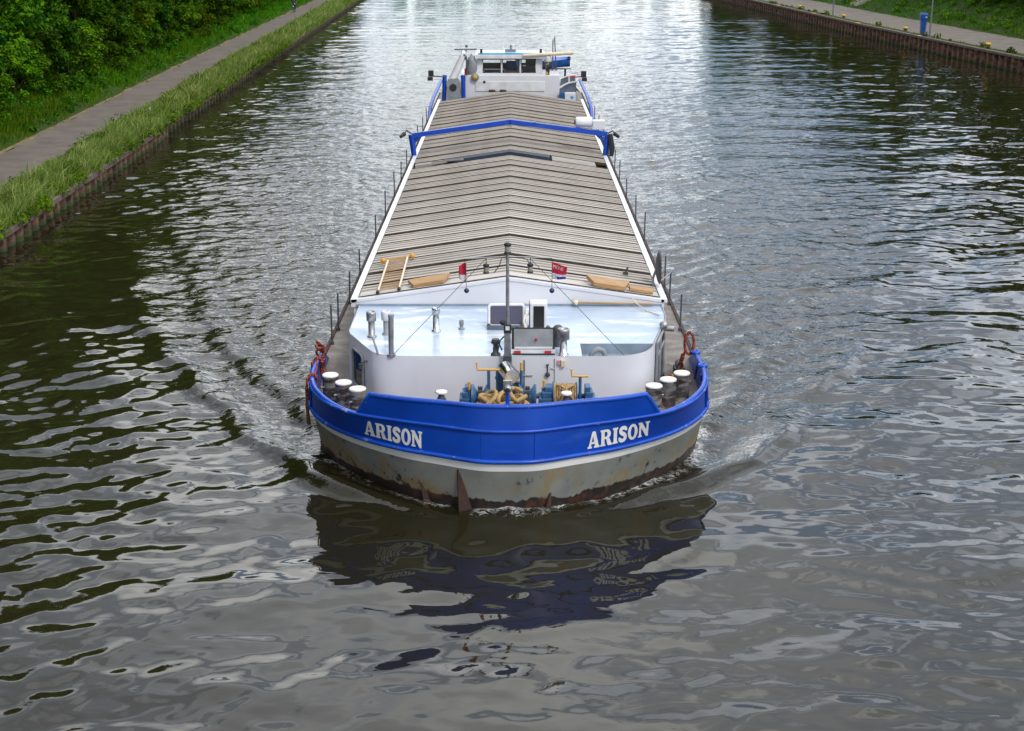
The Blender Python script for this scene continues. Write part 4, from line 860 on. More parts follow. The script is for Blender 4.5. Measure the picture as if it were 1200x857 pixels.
m = MB(); m.box((-.9, 73.6, 3.52), (1.0, .4, .2)); m.box((.85, 73.7, 3.62), (.6, .5, .36)); m.box((.95, 74.6, 3.75), (.5, .4, .7)); P_(m, 'console', 'screen', wh)
m = MB(); m.box((-.02, 74.2, 3.72), (.55, .15, .55)); P_(m, 'helm_chair', 'dinghy', wh)
m = MB(); m.box((-.02, 74.0, 3.47), (.7, .3, .12)); P_(m, 'wooden_shelf', 'wood', wh)
m = MB(); m.add([(.15, 73.25, 4.15), (.42, 73.25, 4.15), (.42, 73.25, 3.5), (.36, 73.25, 3.55)], [(0, 1, 2, 3)]); P_(m, 'window_cloth', 'skyblue', wh)
m = MB(); m.box((-.1, 74.35, 4.33), (3.55, 2.9, .14)); m.box((-.1, 72.95, 4.30), (3.55, .12, .2)); P_(m, 'wheelhouse_roof', 'trim', wh, bevel=.02)
m = MB(); m.box((-.1, 73.25, 4.43), (3.2, .5, .06)); P_(m, 'roof_stripe', 'skyblue', wh)
m = MB(); m.tube([(.55, 72.85, 4.36), (3.08, 72.9, 4.49)], .085, 12); P_(m, 'roof_pole', 'beige', wh)
for x, h in ((-.75, .55), (.25, .45), (.8, .4)):
    m = MB(); m.tube([(x, 73.6, 4.45), (x, 73.6, 4.45 + h)], .012, 5); P_(m, 'aerial', 'trim', wh)
m = MB(); m.box((-.08, 73.6, 4.55), (.55, .3, .14)); m.cyl((-.05, 73.6, 4.6), (-.05, 73.6, 4.75), .05, seg=8); m.sphere((-.05, 73.6, 4.78), .07, 8); P_(m, 'roof_lamp', 'grey', wh)
for x in (-1.55, 1.45): m = MB(); m.box((x, 73.2, 4.56), (.12, .14, .2)); P_(m, 'roof_speaker', 'black', wh)
for a, b in (((2.1, 75.2, 3.3), (2.12, 75.2, 5.0)), ((2.3, 75.2, 3.3), (2.2, 75.2, 5.1))): m = MB(); m.tube([a, b], .03, 6); P_(m, 'aft_pole', 'dark', whb)
m = MB(); m.lathe((1.80, 73.0, 3.3), [(.10, 0), (.10, .75)], 12); m.lathe((1.80, 73.0, 3.05), [(.12, 0), (.12, .3)], 12); bz = P_(m, 'brass_column', M('yellow and black band', (.55, .33, .03), (.02, .02, .02), 5, .4, ramp=(.48, .52))); m = MB(); m.lathe((1.80, 73.0, 4.05), [(.17, 0), (.19, .03), (.16, .16), (.17, .26), (.10, .38), (.02, .42)], 14); P_(m, 'radome', 'trim', bz)
m = MB(); m.box((1.72, 73.05, 3.35), (.08, .2, .5)); P_(m, 'column_bracket', 'white', bz)
# grey bundle, hose reel and port beside the wheelhouse
m = MB(); m.tube([(-2.02, 73.1, 3.42), (-2.06, 73.1, 3.7), (-1.98, 73.1, 4.0), (-2.04, 73.1, 4.2), (-1.95, 73.1, 4.34)], [.2, .3, .24, .2, .09], 12); m.tube([(-2.25, 73.2, 3.4), (-2.22, 73.2, 4.1), (-2.02, 73.2, 4.4)], .05, 6); bun = P_(m, 'covered_bundle', 'grey')
m = MB(); m.box((-2.28, 73.1, 3.75), (.08, .3, .6)); P_(m, 'bundle_strap', 'black', bun)
m = MB(); m.lathe((-1.86, 72.72, 3.32), [(.10, 0), (.19, .0), (.20, -.04), (.19, -.08), (.10, -.08)], 20, 'Y'); hr = P_(m, 'hose_reel', 'grey'); m = MB(); m.lathe((-1.86, 72.70, 3.32), [(.09, 0), (.11, -.06), (.05, -.07)], 14, 'Y'); P_(m, 'hose_reel_hub', 'bollyellow', hr)
m = MB(); m.lathe((-1.4, 72.79, 3.06), [(.02, 0), (.07, -.01), (.07, -.03)], 12, 'Y'); P_(m, 'porthole', 'black', whb)
for x in (-1.0, -.45): m = MB(); m.lathe((x, 72.3, 2.62), [(.02, .12), (.16, .10), (.19, .0)], 12); P_(m, 'rust_cowl', 'rust')
# crane on the port quarter
m = MB(); m.add([(-3.35, 72.2, 1.9), (-2.55, 72.2, 1.9), (-2.65, 72.2, 3.15), (-2.75, 72.2, 3.28), (-3.15, 72.2, 3.28), (-3.25, 72.2, 3.15), (-3.35, 72.9, 1.9), (-2.55, 72.9, 1.9), (-2.65, 72.9, 3.15), (-2.75, 72.9, 3.28), (-3.15, 72.9, 3.28), (-3.25, 72.9, 3.15)], [(0, 1, 2, 3, 4, 5), (11, 10, 9, 8, 7, 6), (0, 6, 7, 1), (1, 7, 8, 2), (2, 8, 9, 3), (3, 9, 10, 4), (4, 10, 11, 5), (5, 11, 6, 0)])
crane = P_(m, 'deck_crane', 'grey'); m = MB(); m.lathe((-2.95, 72.19, 2.85), [(.02, 0), (.17, 0), (.18, -.02)], 16, 'Y'); P_(m, 'crane_socket', 'black', crane)
m = MB(); m.box((-2.95, 72.5, 1.6), (.7, .6, .6)); P_(m, 'crane_base', 'dark', crane)
for x in (-3.45, -2.42): m = MB(); m.tube([(x, 72.4, 1.4), (x + (.08 if x < -3 else -.03), 72.4, 3.45)], .11, 8); P_(m, 'crane_upright', 'bluerail', crane)
m = MB(); m.tube([(-2.98, 72.6, 3.2), (-2.45, 72.6, 4.38)], [.20, .15], 8); m.tube([(-2.45, 72.6, 4.38), (-2.45, 73.6, 4.5)], .12, 8); P_(m, 'crane_arm', 'trim', crane)
m = MB(); m.tube([(-2.4, 72.6, 4.45), (-2.25, 72.62, 4.1), (-2.28, 72.62, 3.4)], .05, 6); m.sphere((-2.36, 72.6, 4.3), .12, 8); P_(m, 'crane_hook_block', 'dark', crane)
m = MB(); m.tube([(-2.3, 73.0, 3.4), (-2.3, 73, 3.7)], .1, 8); P_(m, 'crane_hydraulics', 'redpaint', crane)
m = MB(); m.box((-2.35, 73.5, 4.62), (1.15, .12, .07), R(4)); m.cyl((-2.35, 73.5, 4.5), (-2.35, 73.5, 4.62), .06, seg=8); m.sphere((-2.3, 73.5, 4.78), .08, 8); P_(m, 'radar_scanner', 'slate')
for sx, y, z, rd in ((-1, 72.2, 3.42, 'dark'), (1, 72.6, 3.35, 'redpaint')):
    x0 = -3.35 if sx < 0 else 2.9; x1 = -3.95 if sx < 0 else 3.5
    m = MB(); m.tube([(x0, y, z - .05), (x1, y, z)], .035, 6); sl = P_(m, 'side_arm', rd); m = MB(); m.box((x1 + sx * .10, y, z + .12), (.26, .2, .30)); m.box((x1 + sx * .14, y, z - .14), (.26, .2, .17)); P_(m, 'side_camera', 'black', sl)
# slate shelter and white box to starboard
m = MB(); m.add([(2.42, 73.0, 2.0), (3.25, 73.0, 2.0), (3.25, 73.0, 3.02), (2.85, 73.0, 2.97), (2.42, 73.0, 2.72), (2.42, 75.5, 2.0), (3.25, 75.5, 2.0), (3.25, 75.5, 3.02), (2.85, 75.5, 2.97), (2.42, 75.5, 2.72)], [(0, 1, 2, 3, 4), (9, 8, 7, 6, 5), (0, 5, 6, 1), (1, 6, 7, 2), (2, 7, 8, 3), (3, 8, 9, 4), (4, 9, 5, 0)])
sh = P_(m, 'side_shelter', 'slate'); m = MB(); m.tube([(2.40, 72.98, 2.74), (2.62, 72.98, 2.88), (2.85, 72.98, 2.99), (3.27, 72.98, 3.06)], .05, 8); m.tube([(2.88, 73, 2.98), (2.88, 73, 3.36)], .05, 6); m.tube([(2.5, 73.0, 3.22), (2.88, 73, 3.36), (3.2, 73.0, 3.38)], .035, 6); P_(m, 'shelter_trim', 'trim', sh)
for a in (((2.46, 2.82), (2.83, 3.0), (2.83, 3.30), (2.46, 3.18)), ((2.93, 3.03), (3.2, 3.08), (3.2, 3.34), (2.93, 3.34))): m = MB(); m.add([(x, 73.02, z) for x, z in a], [(0, 1, 2, 3)]); P_(m, 'shelter_window', 'slate', sh)
m = MB(); m.box((2.93, 72.6, 2.25), (.55, .5, .62)); wb = P_(m, 'locker', 'white', bevel=.02); m = MB(); m.lathe((3.02, 72.345, 2.35), [(.01, 0), (.08, 0), (.085, .008)], 16, 'Y'); P_(m, 'round_sign', 'skyblue', wb)
m = MB(); m.box((2.5, 72.5, 2.2), (.24, .4, .7)); P_(m, 'side_box', 'dinghy')

# ------------------------------------------------------------------ things lying and standing on the barge
ga = thing('hatch_gantry', 'blue travelling hatch crane frame spanning the hatch covers amidships', 'gantry', (BX, 53.4, 2.0))
m = MB(); pts = [(-3.72, 53.4, 3.05), (BX, 53.4, 3.56), (3.55, 53.4, 3.10)]
for a, b in zip(pts, pts[1:]):
    d = Vector(b) - Vector(a); m.box((Vector(a) + Vector(b)) / 2, (d.length + .03, .20, .17), Matrix.Rotation(-math.atan2(d.z, d.x), 3, 'Y'))
m.build('beam', 'blue', ga)
for sx, x in ((-1, -3.76), (1, 3.58)):
    m = MB(); m.tube([(x - sx * .12, 53.4, 1.92), (x, 53.4, 3.08)], [.085, .12], 8); m.tube([(x, 53.4, 2.72), (x - sx * .4, 53.4, 3.10)], .08, 6); m.box((x - sx * .18, 53.4, 2.12), (.36, .5, .16)); lg = m.build('leg', 'blue', ga)
    m = MB(); m.lathe((x - sx * .12, 53.1, 1.95), [(.02, -.04), (.12, -.04), (.12, .04), (.02, .04)], 12, 'X'); m.lathe((x - sx * .12, 53.7, 1.95), [(.02, -.04), (.12, -.04), (.12, .04), (.02, .04)], 12, 'X'); m.build('wheel', 'dark', lg)
    m = MB(); m.box((x + sx * .0, 53.15, 1.93), (.14, .06, .2)); m.build('warning_plate', 'bollyellow', lg)
    m = MB(); m.tube([(x, 53.4, 3.12), (x + sx * .18, 53.4, 3.22), (x + sx * .3, 53.4, 3.08)], .03, 6); m.cyl((x + sx * .25, 53.35, 3.12), (x + sx * .40, 53.2, 3.02), .08, .06, 10); m.build('work_lamp', 'black', lg)
m = MB(); m.tube([(3.66, 53.25, 3.12), (3.74, 53.22, 2.6), (3.72, 53.22, 2.3)], [.09, .11, .08], 10); m.build('rubber_sleeve', 'black', ga)
m = MB(); m.lathe((2.7, 53.6, 3.52), [(.02, -.32), (.17, -.32), (.19, -.28), (.19, .30), (.02, .32)], 18, 'X'); mo = m.build('motor', 'white', ga); m = MB(); m.lathe((2.37, 53.6, 3.52), [(.02, 0), (.09, 0), (.13, -.03), (.02, -.04)], 14, 'X'); m.build('motor_fan', 'dark', mo)
m = MB(); m.box((3.25, 53.6, 3.42), (.46, .36, .34)); m.build('control_box', 'white', ga, bevel=.02)
m = MB(); m.box((.82, 53.45, 3.51), (.12, .12, .10)); m.box((-.1, 53.4, 3.42), (.22, .1, .08)); m.build('pulley', 'steel', ga)

ld = thing('ladder', 'wooden rung ladder lying flat on the forward hatch cover', 'ladder', (-2.88, 33.2, 2.45))
A, B_, Cc, D = Vector((-3.08, 31.78, 2.45)), Vector((-2.59, 31.95, 2.50)), Vector((-3.10, 34.75, 2.50)), Vector((-2.62, 34.9, 2.56))
A, B_ = Vector((-3.09, 31.78, 2.44)), Vector((-2.60, 31.80, 2.51))
m = MB(); m.tube([A, Cc], .028, 8); m.build('rail', 'beige', ld); m = MB(); m.tube([B_, D], .028, 8); m.build('rail', 'beige', ld)
m = MB()
for k in range(12):
    t = (k + .5) / 12; m.tube([A.lerp(Cc, t), B_.lerp(D, t)], .016, 6)
m.build('rungs', 'wood', ld); m = MB(); m.tube([Cc + Vector((-.12, -.02, -.01)), D + Vector((.12, .02, .02))], .035, 8); m.build('end_bar', 'wood', ld)
for q in (Cc + Vector((-.12, -.02, 0)), D + Vector((.12, .02, .02))): m = MB(); m.sphere(q, .07, 10); m.build('end_cap', M('orange cap', (.7, .3, .02), None, 5, .5), ld)
for q in (A, B_): m = MB(); m.cyl(q + Vector((0, -.05, -.02)), q + Vector((0, .04, 0)), .04, seg=8); m.build('foot', 'black', ld)

def board(name, label, p0, p1, wd, th_, extra=None):
    a, b = Vector(p0), Vector(p1); t = (b - a).normalized(); n = Vector((0, 1, .12)).normalized(); up = t.cross(n).normalized()
    if up.z < 0: up = -up
    m = MB(); vs = []
    for hgt in (0, th_):
        vs += [a + n * wd * .0 + up * hgt + t * .16, b + up * hgt - t * .14, b + n * wd + up * hgt, a + n * wd + up * hgt]
    m.add(vs, [(0, 1, 2, 3), (7, 6, 5, 4), (0, 4, 5, 1), (1, 5, 6, 2), (2, 6, 7, 3), (3, 7, 4, 0)])
    o = m.build(name, 'wood', None, loc=(a + b) / 2, bevel=.008); return tag(o, label, 'timber')
board('timber_board', 'timber plank with angled ends lying on the front hatch left of the mast', (-2.42, 31.82, 2.48), (-1.44, 31.95, 2.63), .42, .09)
board('timber_board', 'pale timber plank with two bolt holes lying on the front hatch right of the mast', (1.72, 31.80, 2.59), (2.72, 31.72, 2.45), .44, .10)
b3 = MB(); b3.box((2.98, 31.98, 2.44), (.55, .3, .08), Matrix.Rotation(R(9), 3, 'Y')); tag(b3.build('timber_offcut', 'wood', None, loc=(2.98, 31.98, 2.40), bevel=.01), 'short weathered timber offcut beside the pale plank on the hatch', 'timber')

# ropes
def coil(cx, cy, z0, r, turns, rad, seed, squash=.7):
    rr = random.Random(seed); pts = []
    for i in range(turns * 22):
        a = 2 * PI * i / 22; k = i / (turns * 22); r_ = r * (1 - .35 * abs(math.sin(k * 9 + seed))) + rr.uniform(-.02, .02)
        pts.append((cx + r_ * math.cos(a) * 1.15, cy + r_ * math.sin(a) * squash, z0 + rad + (k * turns * rad * 1.25) + .05 * math.sin(a * 2 + seed + k * 5)))
    return pts
m = MB(); m.tube(coil(-.18, 25.72, 1.02, .50, 16, .042, 3), .042, 8)
for k in range(4):
    x = -.5 + .22 * k; m.tube([(x + .2 * math.sin(t * 3 + k), 25.75 + .32 * math.cos(t * PI), 1.84 + .13 * math.sin(t * PI) + .02 * k) for t in [i / 10 for i in range(11)]], .04, 8)
tag(m.build('rope_coil', 'rope', None, loc=(-.18, 25.75, 1.02)), 'heap of thick tan mooring rope behind the stem on the fore deck', 'rope')
def wrap_rope(name, label, s_list, sx, seed, hang):
    m = MB(); rr = random.Random(seed)
    m.tube([surf(s_list[0][0] + (s_list[-1][0] - s_list[0][0]) * t_, 1.69, sx, .035 + .05 * math.sin(PI * t_)) + Vector((0, 0, .07 - .05 * math.sin(PI * t_))) for t_ in [i / 10 for i in range(11)]], .022, 7)
    for s, turns in s_list:
        c0 = surf(s, 1.68, sx, .035); pts = []
        for i in range(turns * 12 + 1):
            a = 2 * PI * i / 12; q = surf(min(s + .028 * i / 12 + .02 * rr.random(), ND), 1.69, sx, .035); n = (surf(s, 1.69, sx, -.1) - surf(s, 1.69, sx, .1)).normalized()
            pts.append(q + n * .085 * math.cos(a) + Vector((0, 0, .085 * math.sin(a))))
        m.tube(pts, .024, 7)
    for (s, dz, ins) in hang:
        q = surf(s, 1.69, sx, ins); m.tube([q + Vector((0, 0, .05)), q + Vector((.02 * sx, .02, -dz * .4)), q + Vector((-.02, .0, -dz * .7)), q + Vector((.03, .03, -dz))], .024, 7)
    c = surf(s_list[0][0], 1.69, sx); return tag(m.build(name, 'ropered', None, loc=(c.x, c.y, 1.6)), label, 'rope')
wrap_rope('mooring_rope', 'orange and black rope wound round the rail beside the three bollards on the left', [(6.55, 4), (7.5, 4)], -1, 3, [(6.5, .45, -.07), (6.62, .35, .12), (7.45, .4, .14), (7.55, .45, .16), (7.4, .4, -.06)])
m = MB(); q = surf(7.75, 1.7, -1, .04)
for k in range(3): m.tube([q + Vector((.09 * math.cos(a + k), .05 * k + .05 * math.sin(a * 2), .1 + .06 * k + .10 * math.sin(a))) for a in [2 * PI * i / 14 for i in range(14)]], .026, 7, closed=True)
tag(m.build('rope_bundle', 'ropered', None, loc=(q.x, q.y, 1.7)), 'knotted bundle of orange and black rope on top of the left bulwark end', 'rope')
m = MB(); q = surf(7.95, 1.7, 1, .1)
for k in range(2): m.tube([q + Vector((-.06 + .10 * math.cos(a), .05 * k, .22 + .24 * math.sin(a))) for a in [2 * PI * i / 16 for i in range(16)]], .028, 7, closed=True)
m.tube([q + Vector((-.14, 0, .1)), q + Vector((-.2, .02, -.2)), q + Vector((-.16, 0, -.45))], .026, 7); m.tube([q + Vector((-.2, 0, .0)), q + Vector((-.3, .05, -.45))], .026, 7)
tag(m.build('rope_loop', 'ropered', None, loc=(q.x, q.y, 1.2)), 'looped orange and black rope hanging at the right bulwark end', 'rope')
m = MB(); c = surf(6.9, 1.0, -1, -.06)
for k in range(3): m.tube([c + Vector((-.03 * k, .06 * k, .25)), c + Vector((-.05, .05 * k, -.1)), c + Vector((-.02 - .02 * k, .04 + .05 * k, -.55))], .035, 7)
tag(m.build('fender_rope', 'ropebrown', None, loc=(c.x, c.y, .5)), 'frayed brown rope fender hanging over the left side of the bow', 'fender')
pb = thing('pump_box', 'small black and yellow pump on the right side deck by the bulwark', 'pump', (3.62, 29.45, 1.07))
m = MB(); m.box((3.62, 29.45, 1.24), (.24, .3, .26)); m.cyl((3.62, 29.3, 1.4), (3.62, 29.6, 1.4), .08, seg=12); m.build('casing', 'dark', pb, bevel=.02)
m = MB(); m.box((3.48, 29.33, 1.16), (.06, .08, .1)); m.box((3.76, 29.33, 1.16), (.06, .08, .1)); m.build('bracket', 'bollyellow', pb); m = MB(); m.tube([(3.48, 29.4, 1.2), (3.36, 29.35, 1.1), (3.3, 29.3, 1.08)], .03, 8); m.build('hose', 'redpaint', pb)

dg_ = thing('dinghy', 'small blue covered dinghy stowed beside the wheelhouse', 'dinghy', (2.25, 76.2, 3.42))
rows = []
for t in [i / 12 for i in range(13)]:
    x = 1.5 + 1.55 * t; w_ = .55 * math.sin(PI * min(1, .16 + .9 * t)) ** .6 if t < 1 else .08
    rows.append([(x, 76.2 + w_ * cy_, 3.42 + (.42 + .08 * t) * zz_ + (.14 * t * t if zz_ < .2 else 0)) for cy_, zz_ in ((-1, 1), (-.95, .6), (-.7, .2), (0, 0), (.7, .2), (.95, .6), (1, 1))])
m = MB(); m.grid(rows); m.add(rows[0], [tuple(range(7))]); m.build('dinghy_hull', 'dinghy', dg_)
m = MB(); m.grid([[r_[0], ((r_[0][0]), 76.2, r_[0][2] + .12), r_[-1]] for r_ in rows]); m.build('dinghy_cover', 'bluerail', dg_); m = MB(); m.box((3.0, 76.2, 3.95), (.14, .2, .18)); m.build('outboard', 'black', dg_)
m = MB(); m.box((2.25, 76.2, 3.41), (1.7, .5, .03)); m.tube([(1.7, 76.2, 1.3), (1.7, 76.2, 3.4)], .06, 6); m.tube([(2.8, 76.2, 1.3), (2.8, 76.2, 3.4)], .06, 6); P_(m, 'dinghy_cradle', 'dark')

# ------------------------------------------------------------------ vegetation
MAT['leaf'] = leaf_mat('fresh green leaves', (.009, .042, .002), (.18, .34, .010), .35)
MAT['leafdeep'] = leaf_mat('deep green leaves', (.006, .034, .002), (.10, .25, .010), .33)
MAT['grassblade'] = leaf_mat('tall grass', (.05, .15, .004), (.42, .44, .15), .33)
MAT['grassdark'] = leaf_mat('slope grass and nettles', (.012, .080, .001), (.13, .26, .008), .33)

def leaves(centres, radii, n, size, rng, droop=.35, shell=.55):
    """n leaf quads spread through clumps; returns V,F,tint"""
    k = len(centres); pr = radii ** 2; pr = pr / pr.sum(); which = rng.choice(k, n, p=pr)
    d = rng.normal(size=(n, 3)); d /= np.linalg.norm(d, axis=1)[:, None]
    r = radii[which] * (shell + (1 - shell) * rng.random(n)) * (1 + .12 * rng.normal(size=n)); c = centres[which] + d * r[:, None] * np.array([1.1, 1.1, .8])
    nrm = d * .55 + np.array([0, 0, .75]) + rng.normal(size=(n, 3)) * .45; nrm /= np.linalg.norm(nrm, axis=1)[:, None]
    a = rng.normal(size=(n, 3)) + d * .5; a[:, 2] -= droop; a -= nrm * (a * nrm).sum(1)[:, None]; a /= np.linalg.norm(a, axis=1)[:, None]
    b = np.cross(nrm, a); s = size * rng.uniform(.6, 1.35, n)
    L_ = a * (s * .5)[:, None]; W = b * (s * .27)[:, None]
    V = np.stack([c - L_, c + W - L_ * .05, c + L_, c - W - L_ * .05], 1).reshape(-1, 3)
    F = np.arange(n * 4).reshape(n, 4)
    clump_t = rng.random(k)[which]
    t = np.clip(.45 * clump_t + .62 * rng.random(n) ** 1.3 - .04, 0, 1)
    return V, F, t
def tree(name, seed, h, cr, base_z, nl, size, mat_, label, cat, group, loc, clumps=42, trunk_r=.2, low=.12):
    rng = np.random.default_rng(seed); root = thing(name, label, cat, loc, group)
    C = []; Rr = []
    for i in range(clumps):
        f = rng.random() ** .85; z = base_z + (h - base_z) * f
        prof = (low + (1 - low) * math.sin(PI * min(1., .16 + .80 * f)) ** .8)
        a = rng.uniform(0, 2 * PI); rad = cr * prof * math.sqrt(rng.uniform(.18, 1))
        C.append((rad * math.cos(a), rad * math.sin(a), z)); Rr.append(cr * rng.uniform(.17, .36))
    C = np.array(C); Rr = np.array(Rr)
    V, F, t = leaves(C, Rr, nl, size, rng)
    V[:, 2] = np.maximum(V[:, 2], .05)
    np_mesh('crown', V, F, mat_, tint=t, parent=root)
    m = MB(); bend = rng.uniform(-.4, .4, 2)
    tp = [(bend[0] * f * f, bend[1] * f * f, h * .82 * f) for f in (0, .15, .35, .6, .8, 1)]
    m.tube([(x, y, z - .3) for x, y, z in tp], [trunk_r * q for q in (1.25, 1, .85, .6, .35, .1)], 8)
    for i in range(min(12, clumps)):
        c = C[rng.integers(len(C))]; zb = max(.15 * h, c[2] * .6); f = zb / (h * .82)
        p0 = Vector((bend[0] * f * f, bend[1] * f * f, zb - .3)); p1 = Vector(c); mid = p0.lerp(p1, .5) + Vector((0, 0, -.05 * h))
        m.tube([p0, mid, p1], [trunk_r * .42, trunk_r * .28, .02], 6)
    m.build('trunk', 'bark', root, local=True)
    return root
def rl(y, d): x = float(xl(y)) - d; return (x, y, float(zL(y, d)) - .05)
def rrp(y, d): x = float(xr(y)) + d; return (x, y, float(zR(y, d)) - .05)
rs = random.Random(21)
protoA = tree('broadleaf_tree', 1, 13.5, 3.9, .8, 24000, .30, 'leaf', 'tall fresh green broadleaf tree in the wood behind the left towpath', 'tree', 'broadleaf trees behind the towpath', rl(58, 11.0), 58)
protoB = tree('alder_tree', 2, 15.5, 3.4, .6, 24000, .27, 'leafdeep', 'tall deep green alder in the wood behind the left towpath', 'tree', 'alders behind the towpath', rl(64, 12.0), 60, low=.3)
protoC = tree('young_tree', 3, 10.5, 3.0, .4, 19000, .27, 'leafdeep', 'shorter dark green tree at the front of the left wood', 'tree', 'young trees behind the towpath', rl(71, 9.5), 50, .14, .45)
def place(proto, loc, s, rz, label=None, group=None, sz=None):
    c = copy_tree(proto); c.location = loc; c.scale = (s, s, (sz or s)); c.rotation_euler = (0, 0, rz)
    if label: c['label'] = label
    if group: c['group'] = group
    return c
y = 14.; i = 0
while y < 330:
    for row, d0 in ((0, 9.6), (1, 14.5), (2, 20.)):
        if row == 2 and y > 150: continue
        pr = (protoC, protoA, protoB)[rs.choice((0, 0, 1, 2) if row == 0 else (1, 1, 2))]
        yy = y + rs.uniform(-1.2, 1.2) + row * 2.3; d = d0 + rs.uniform(-.8, 1.4)
        if row == 0 and abs(yy - 58) < 1.6: continue
        s = rs.uniform(.85, 1.2); place(pr, rl(yy, d + (0 if pr is protoC else .8)), s, rs.uniform(0, 6.28), sz=s * rs.uniform(.95, 1.25) * (1.65, 1.4, 1.15)[2 - row])
    y += 3.9 if y < 130 else (5.2 if y < 220 else 8.)
# shrubs along the foot of the wood
protoS = tree('shrub', 5, 2.6, 1.5, .1, 5200, .19, 'leaf', 'leafy shrub at the foot of the wood beside the left towpath', 'shrub', 'shrubs beside the towpath', rl(50, 7.3), 20, .05, .7)
protoT = tree('elder_bush', 6, 3.6, 1.7, .1, 6500, .22, 'leafdeep', 'dark green elder bush at the foot of the wood beside the left towpath', 'bush', 'elder bushes beside the towpath', rl(53, 8.0), 22, .06, .7)
y = 40.
while y < 240:
    pr = protoS if rs.random() < .5 else protoT; s = rs.uniform(.7, 1.2)
    place(pr, rl(y, rs.uniform(7.6, 9.2) + (.35 if y < 70 else 0)), s, rs.uniform(0, 6.28)); y += rs.uniform(1.3, 2.4) * (1 if y < 120 else 1.5)
# right bank
y = 62.
while y < 340:
    pr = (protoA, protoB, protoC)[rs.randrange(3)]; s = rs.uniform(.8, 1.15)
    place(pr, rrp(y, rs.uniform(17., 23)), s, rs.uniform(0, 6.28), 'leafy tree on the slope behind the right quay', 'trees behind the right quay', s * 1.35); y += rs.uniform(4.2, 6.4)
y = 92.
while y < 230:
    pr = protoS if rs.random() < .6 else protoT; s = rs.uniform(.6, 1.25)
    d = rs.uniform(11.5, 15.5)
    if not (172 < y < 190 and d < 14): place(pr, rrp(y, d), s, rs.uniform(0, 6.28), 'green bush on the grassy slope beyond the right quay', 'bushes on the right slope')
    y += rs.uniform(1.4, 3.0)
# wood across the far end of the canal
for i in range(26):
    x = -70 + i * 6 + rs.uniform(-2, 2); pr = (protoA, protoB)[i % 2]
    place(pr, (x, 440 + rs.uniform(-4, 8), 1.5), rs.uniform(.8, 1.05), rs.uniform(0, 6.28), 'distant tree across the far end of the canal', 'trees across the far end')

def grass(name, label_, mat_, pos, hgt, wid, lean, rng, pale=.0, tintb=.5, patch=None):
    n = len(pos); a = rng.uniform(0, 2 * PI, n); h = hgt * rng.uniform(.55, 1.25, n); w_ = wid * rng.uniform(.6, 1.3, n)
    side = np.stack([np.cos(a), np.sin(a), np.zeros(n)], 1) * (w_ / 2)[:, None]
    b = a + PI / 2 + rng.normal(size=n) * .5; ln = h * lean * rng.uniform(.2, 1.5, n); bd = np.stack([np.cos(b), np.sin(b), np.zeros(n)], 1) + np.array([.35, -.1, 0]); bd *= ln[:, None]
    up = np.array([0, 0, 1.])
    p0 = pos; p1 = pos + up * (h * .55)[:, None] + bd * .3; p2 = pos + up * h[:, None] * (1 - .25 * lean) + bd
    V = np.stack([p0 - side, p0 + side, p1 + side * .85, p1 - side * .85, p2 + side * .15, p2 - side * .15], 1).reshape(-1, 3)
    q = np.arange(n)[:, None] * 6
    F = np.concatenate([q + np.array([[0, 1, 2, 3]]), q + np.array([[3, 2, 4, 5]])], 1).reshape(-1, 4)
    t = np.clip(tintb * rng.random(n) + (patch if patch is not None else 0) + np.where(rng.random(n) < pale, .55, 0), 0, 1)
    o = np_mesh(name, V, F, mat_, tint=np.repeat(t, 2)); tag(o, label_, 'grass', kind='stuff'); return o
def scatter(side, y0, y1, dens, dlo, dhi, zf, rng):
    n = int(dens * (y1 - y0) * 3.0); y = rng.uniform(y0, y1, n); u = rng.random(n)
    lo = np.array([dlo(v) for v in y]); hi = np.array([dhi(v) for v in y]); d = lo + (hi - lo) * u
    keep = rng.random(n) < (hi - lo) / 3.0; y, d = y[keep], d[keep]
    x = (xl(y) - d) if side < 0 else (xr(y) + d); z = np.array([float(zf(a, b)) for a, b in zip(y, d)]) - .03
    return np.stack([x, y, z], 1), y, d
g = np.random.default_rng(77)
def weeds(side, y0, y1, n, dfun, hz, size, label_, mat_, rng):
    y = rng.uniform(y0, y1, n); d = dfun(y, rng, n); x = (xl(y) - d) if side < 0 else (xr(y) + d)
    z = np.array([float((zL if side < 0 else zR)(a, b)) for a, b in zip(y, d)])
    rad = rng.uniform(.14, .34, n) * hz; C = np.stack([x, y, z + rad * .6], 1)
    V, F, t = leaves(C, rad, n * 70, size, rng, droop=.5)
    tag(np_mesh('weeds', V, F, mat_, tint=t), label_, 'weeds', kind='stuff')
weeds(-1, 44, 130, 330, lambda y, r_, n: r_.uniform(-.08, .6, n) ** 1.0, 1.2, .13, 'leafy weeds hanging over the edge of the left wall', 'leaf', g)
weeds(-1, 44, 150, 260, lambda y, r_, n: np.array([float(path_far(v)) for v in y]) + r_.uniform(.5, 3.2, n), 1.2, .15, 'nettles and low weeds on the verge below the wood', 'leafdeep', g)
weeds(-1, 44, 170, 150, lambda y, r_, n: r_.uniform(.5, 2.0, n), 1.5, .14, 'broad leaved weeds among the tall grass on the left strip', 'leafdeep', g)
weeds(1, 100, 200, 26, lambda y, r_, n: r_.uniform(.4, .8, n), 1.0, .16, 'clumps of weeds on the edge of the right quay', 'leaf', g)
weeds(1, 100, 220, 220, lambda y, r_, n: r_.uniform(8.0, 15, n), 1.5, .2, 'weeds and low plants on the right slope', 'leaf', g)
def clump(y, d): return .5 + .5 * np.sin(y * 1.1 + 2 * np.sin(d * 1.7 + y * .31)) * np.sin(y * .47 - d * 1.3)
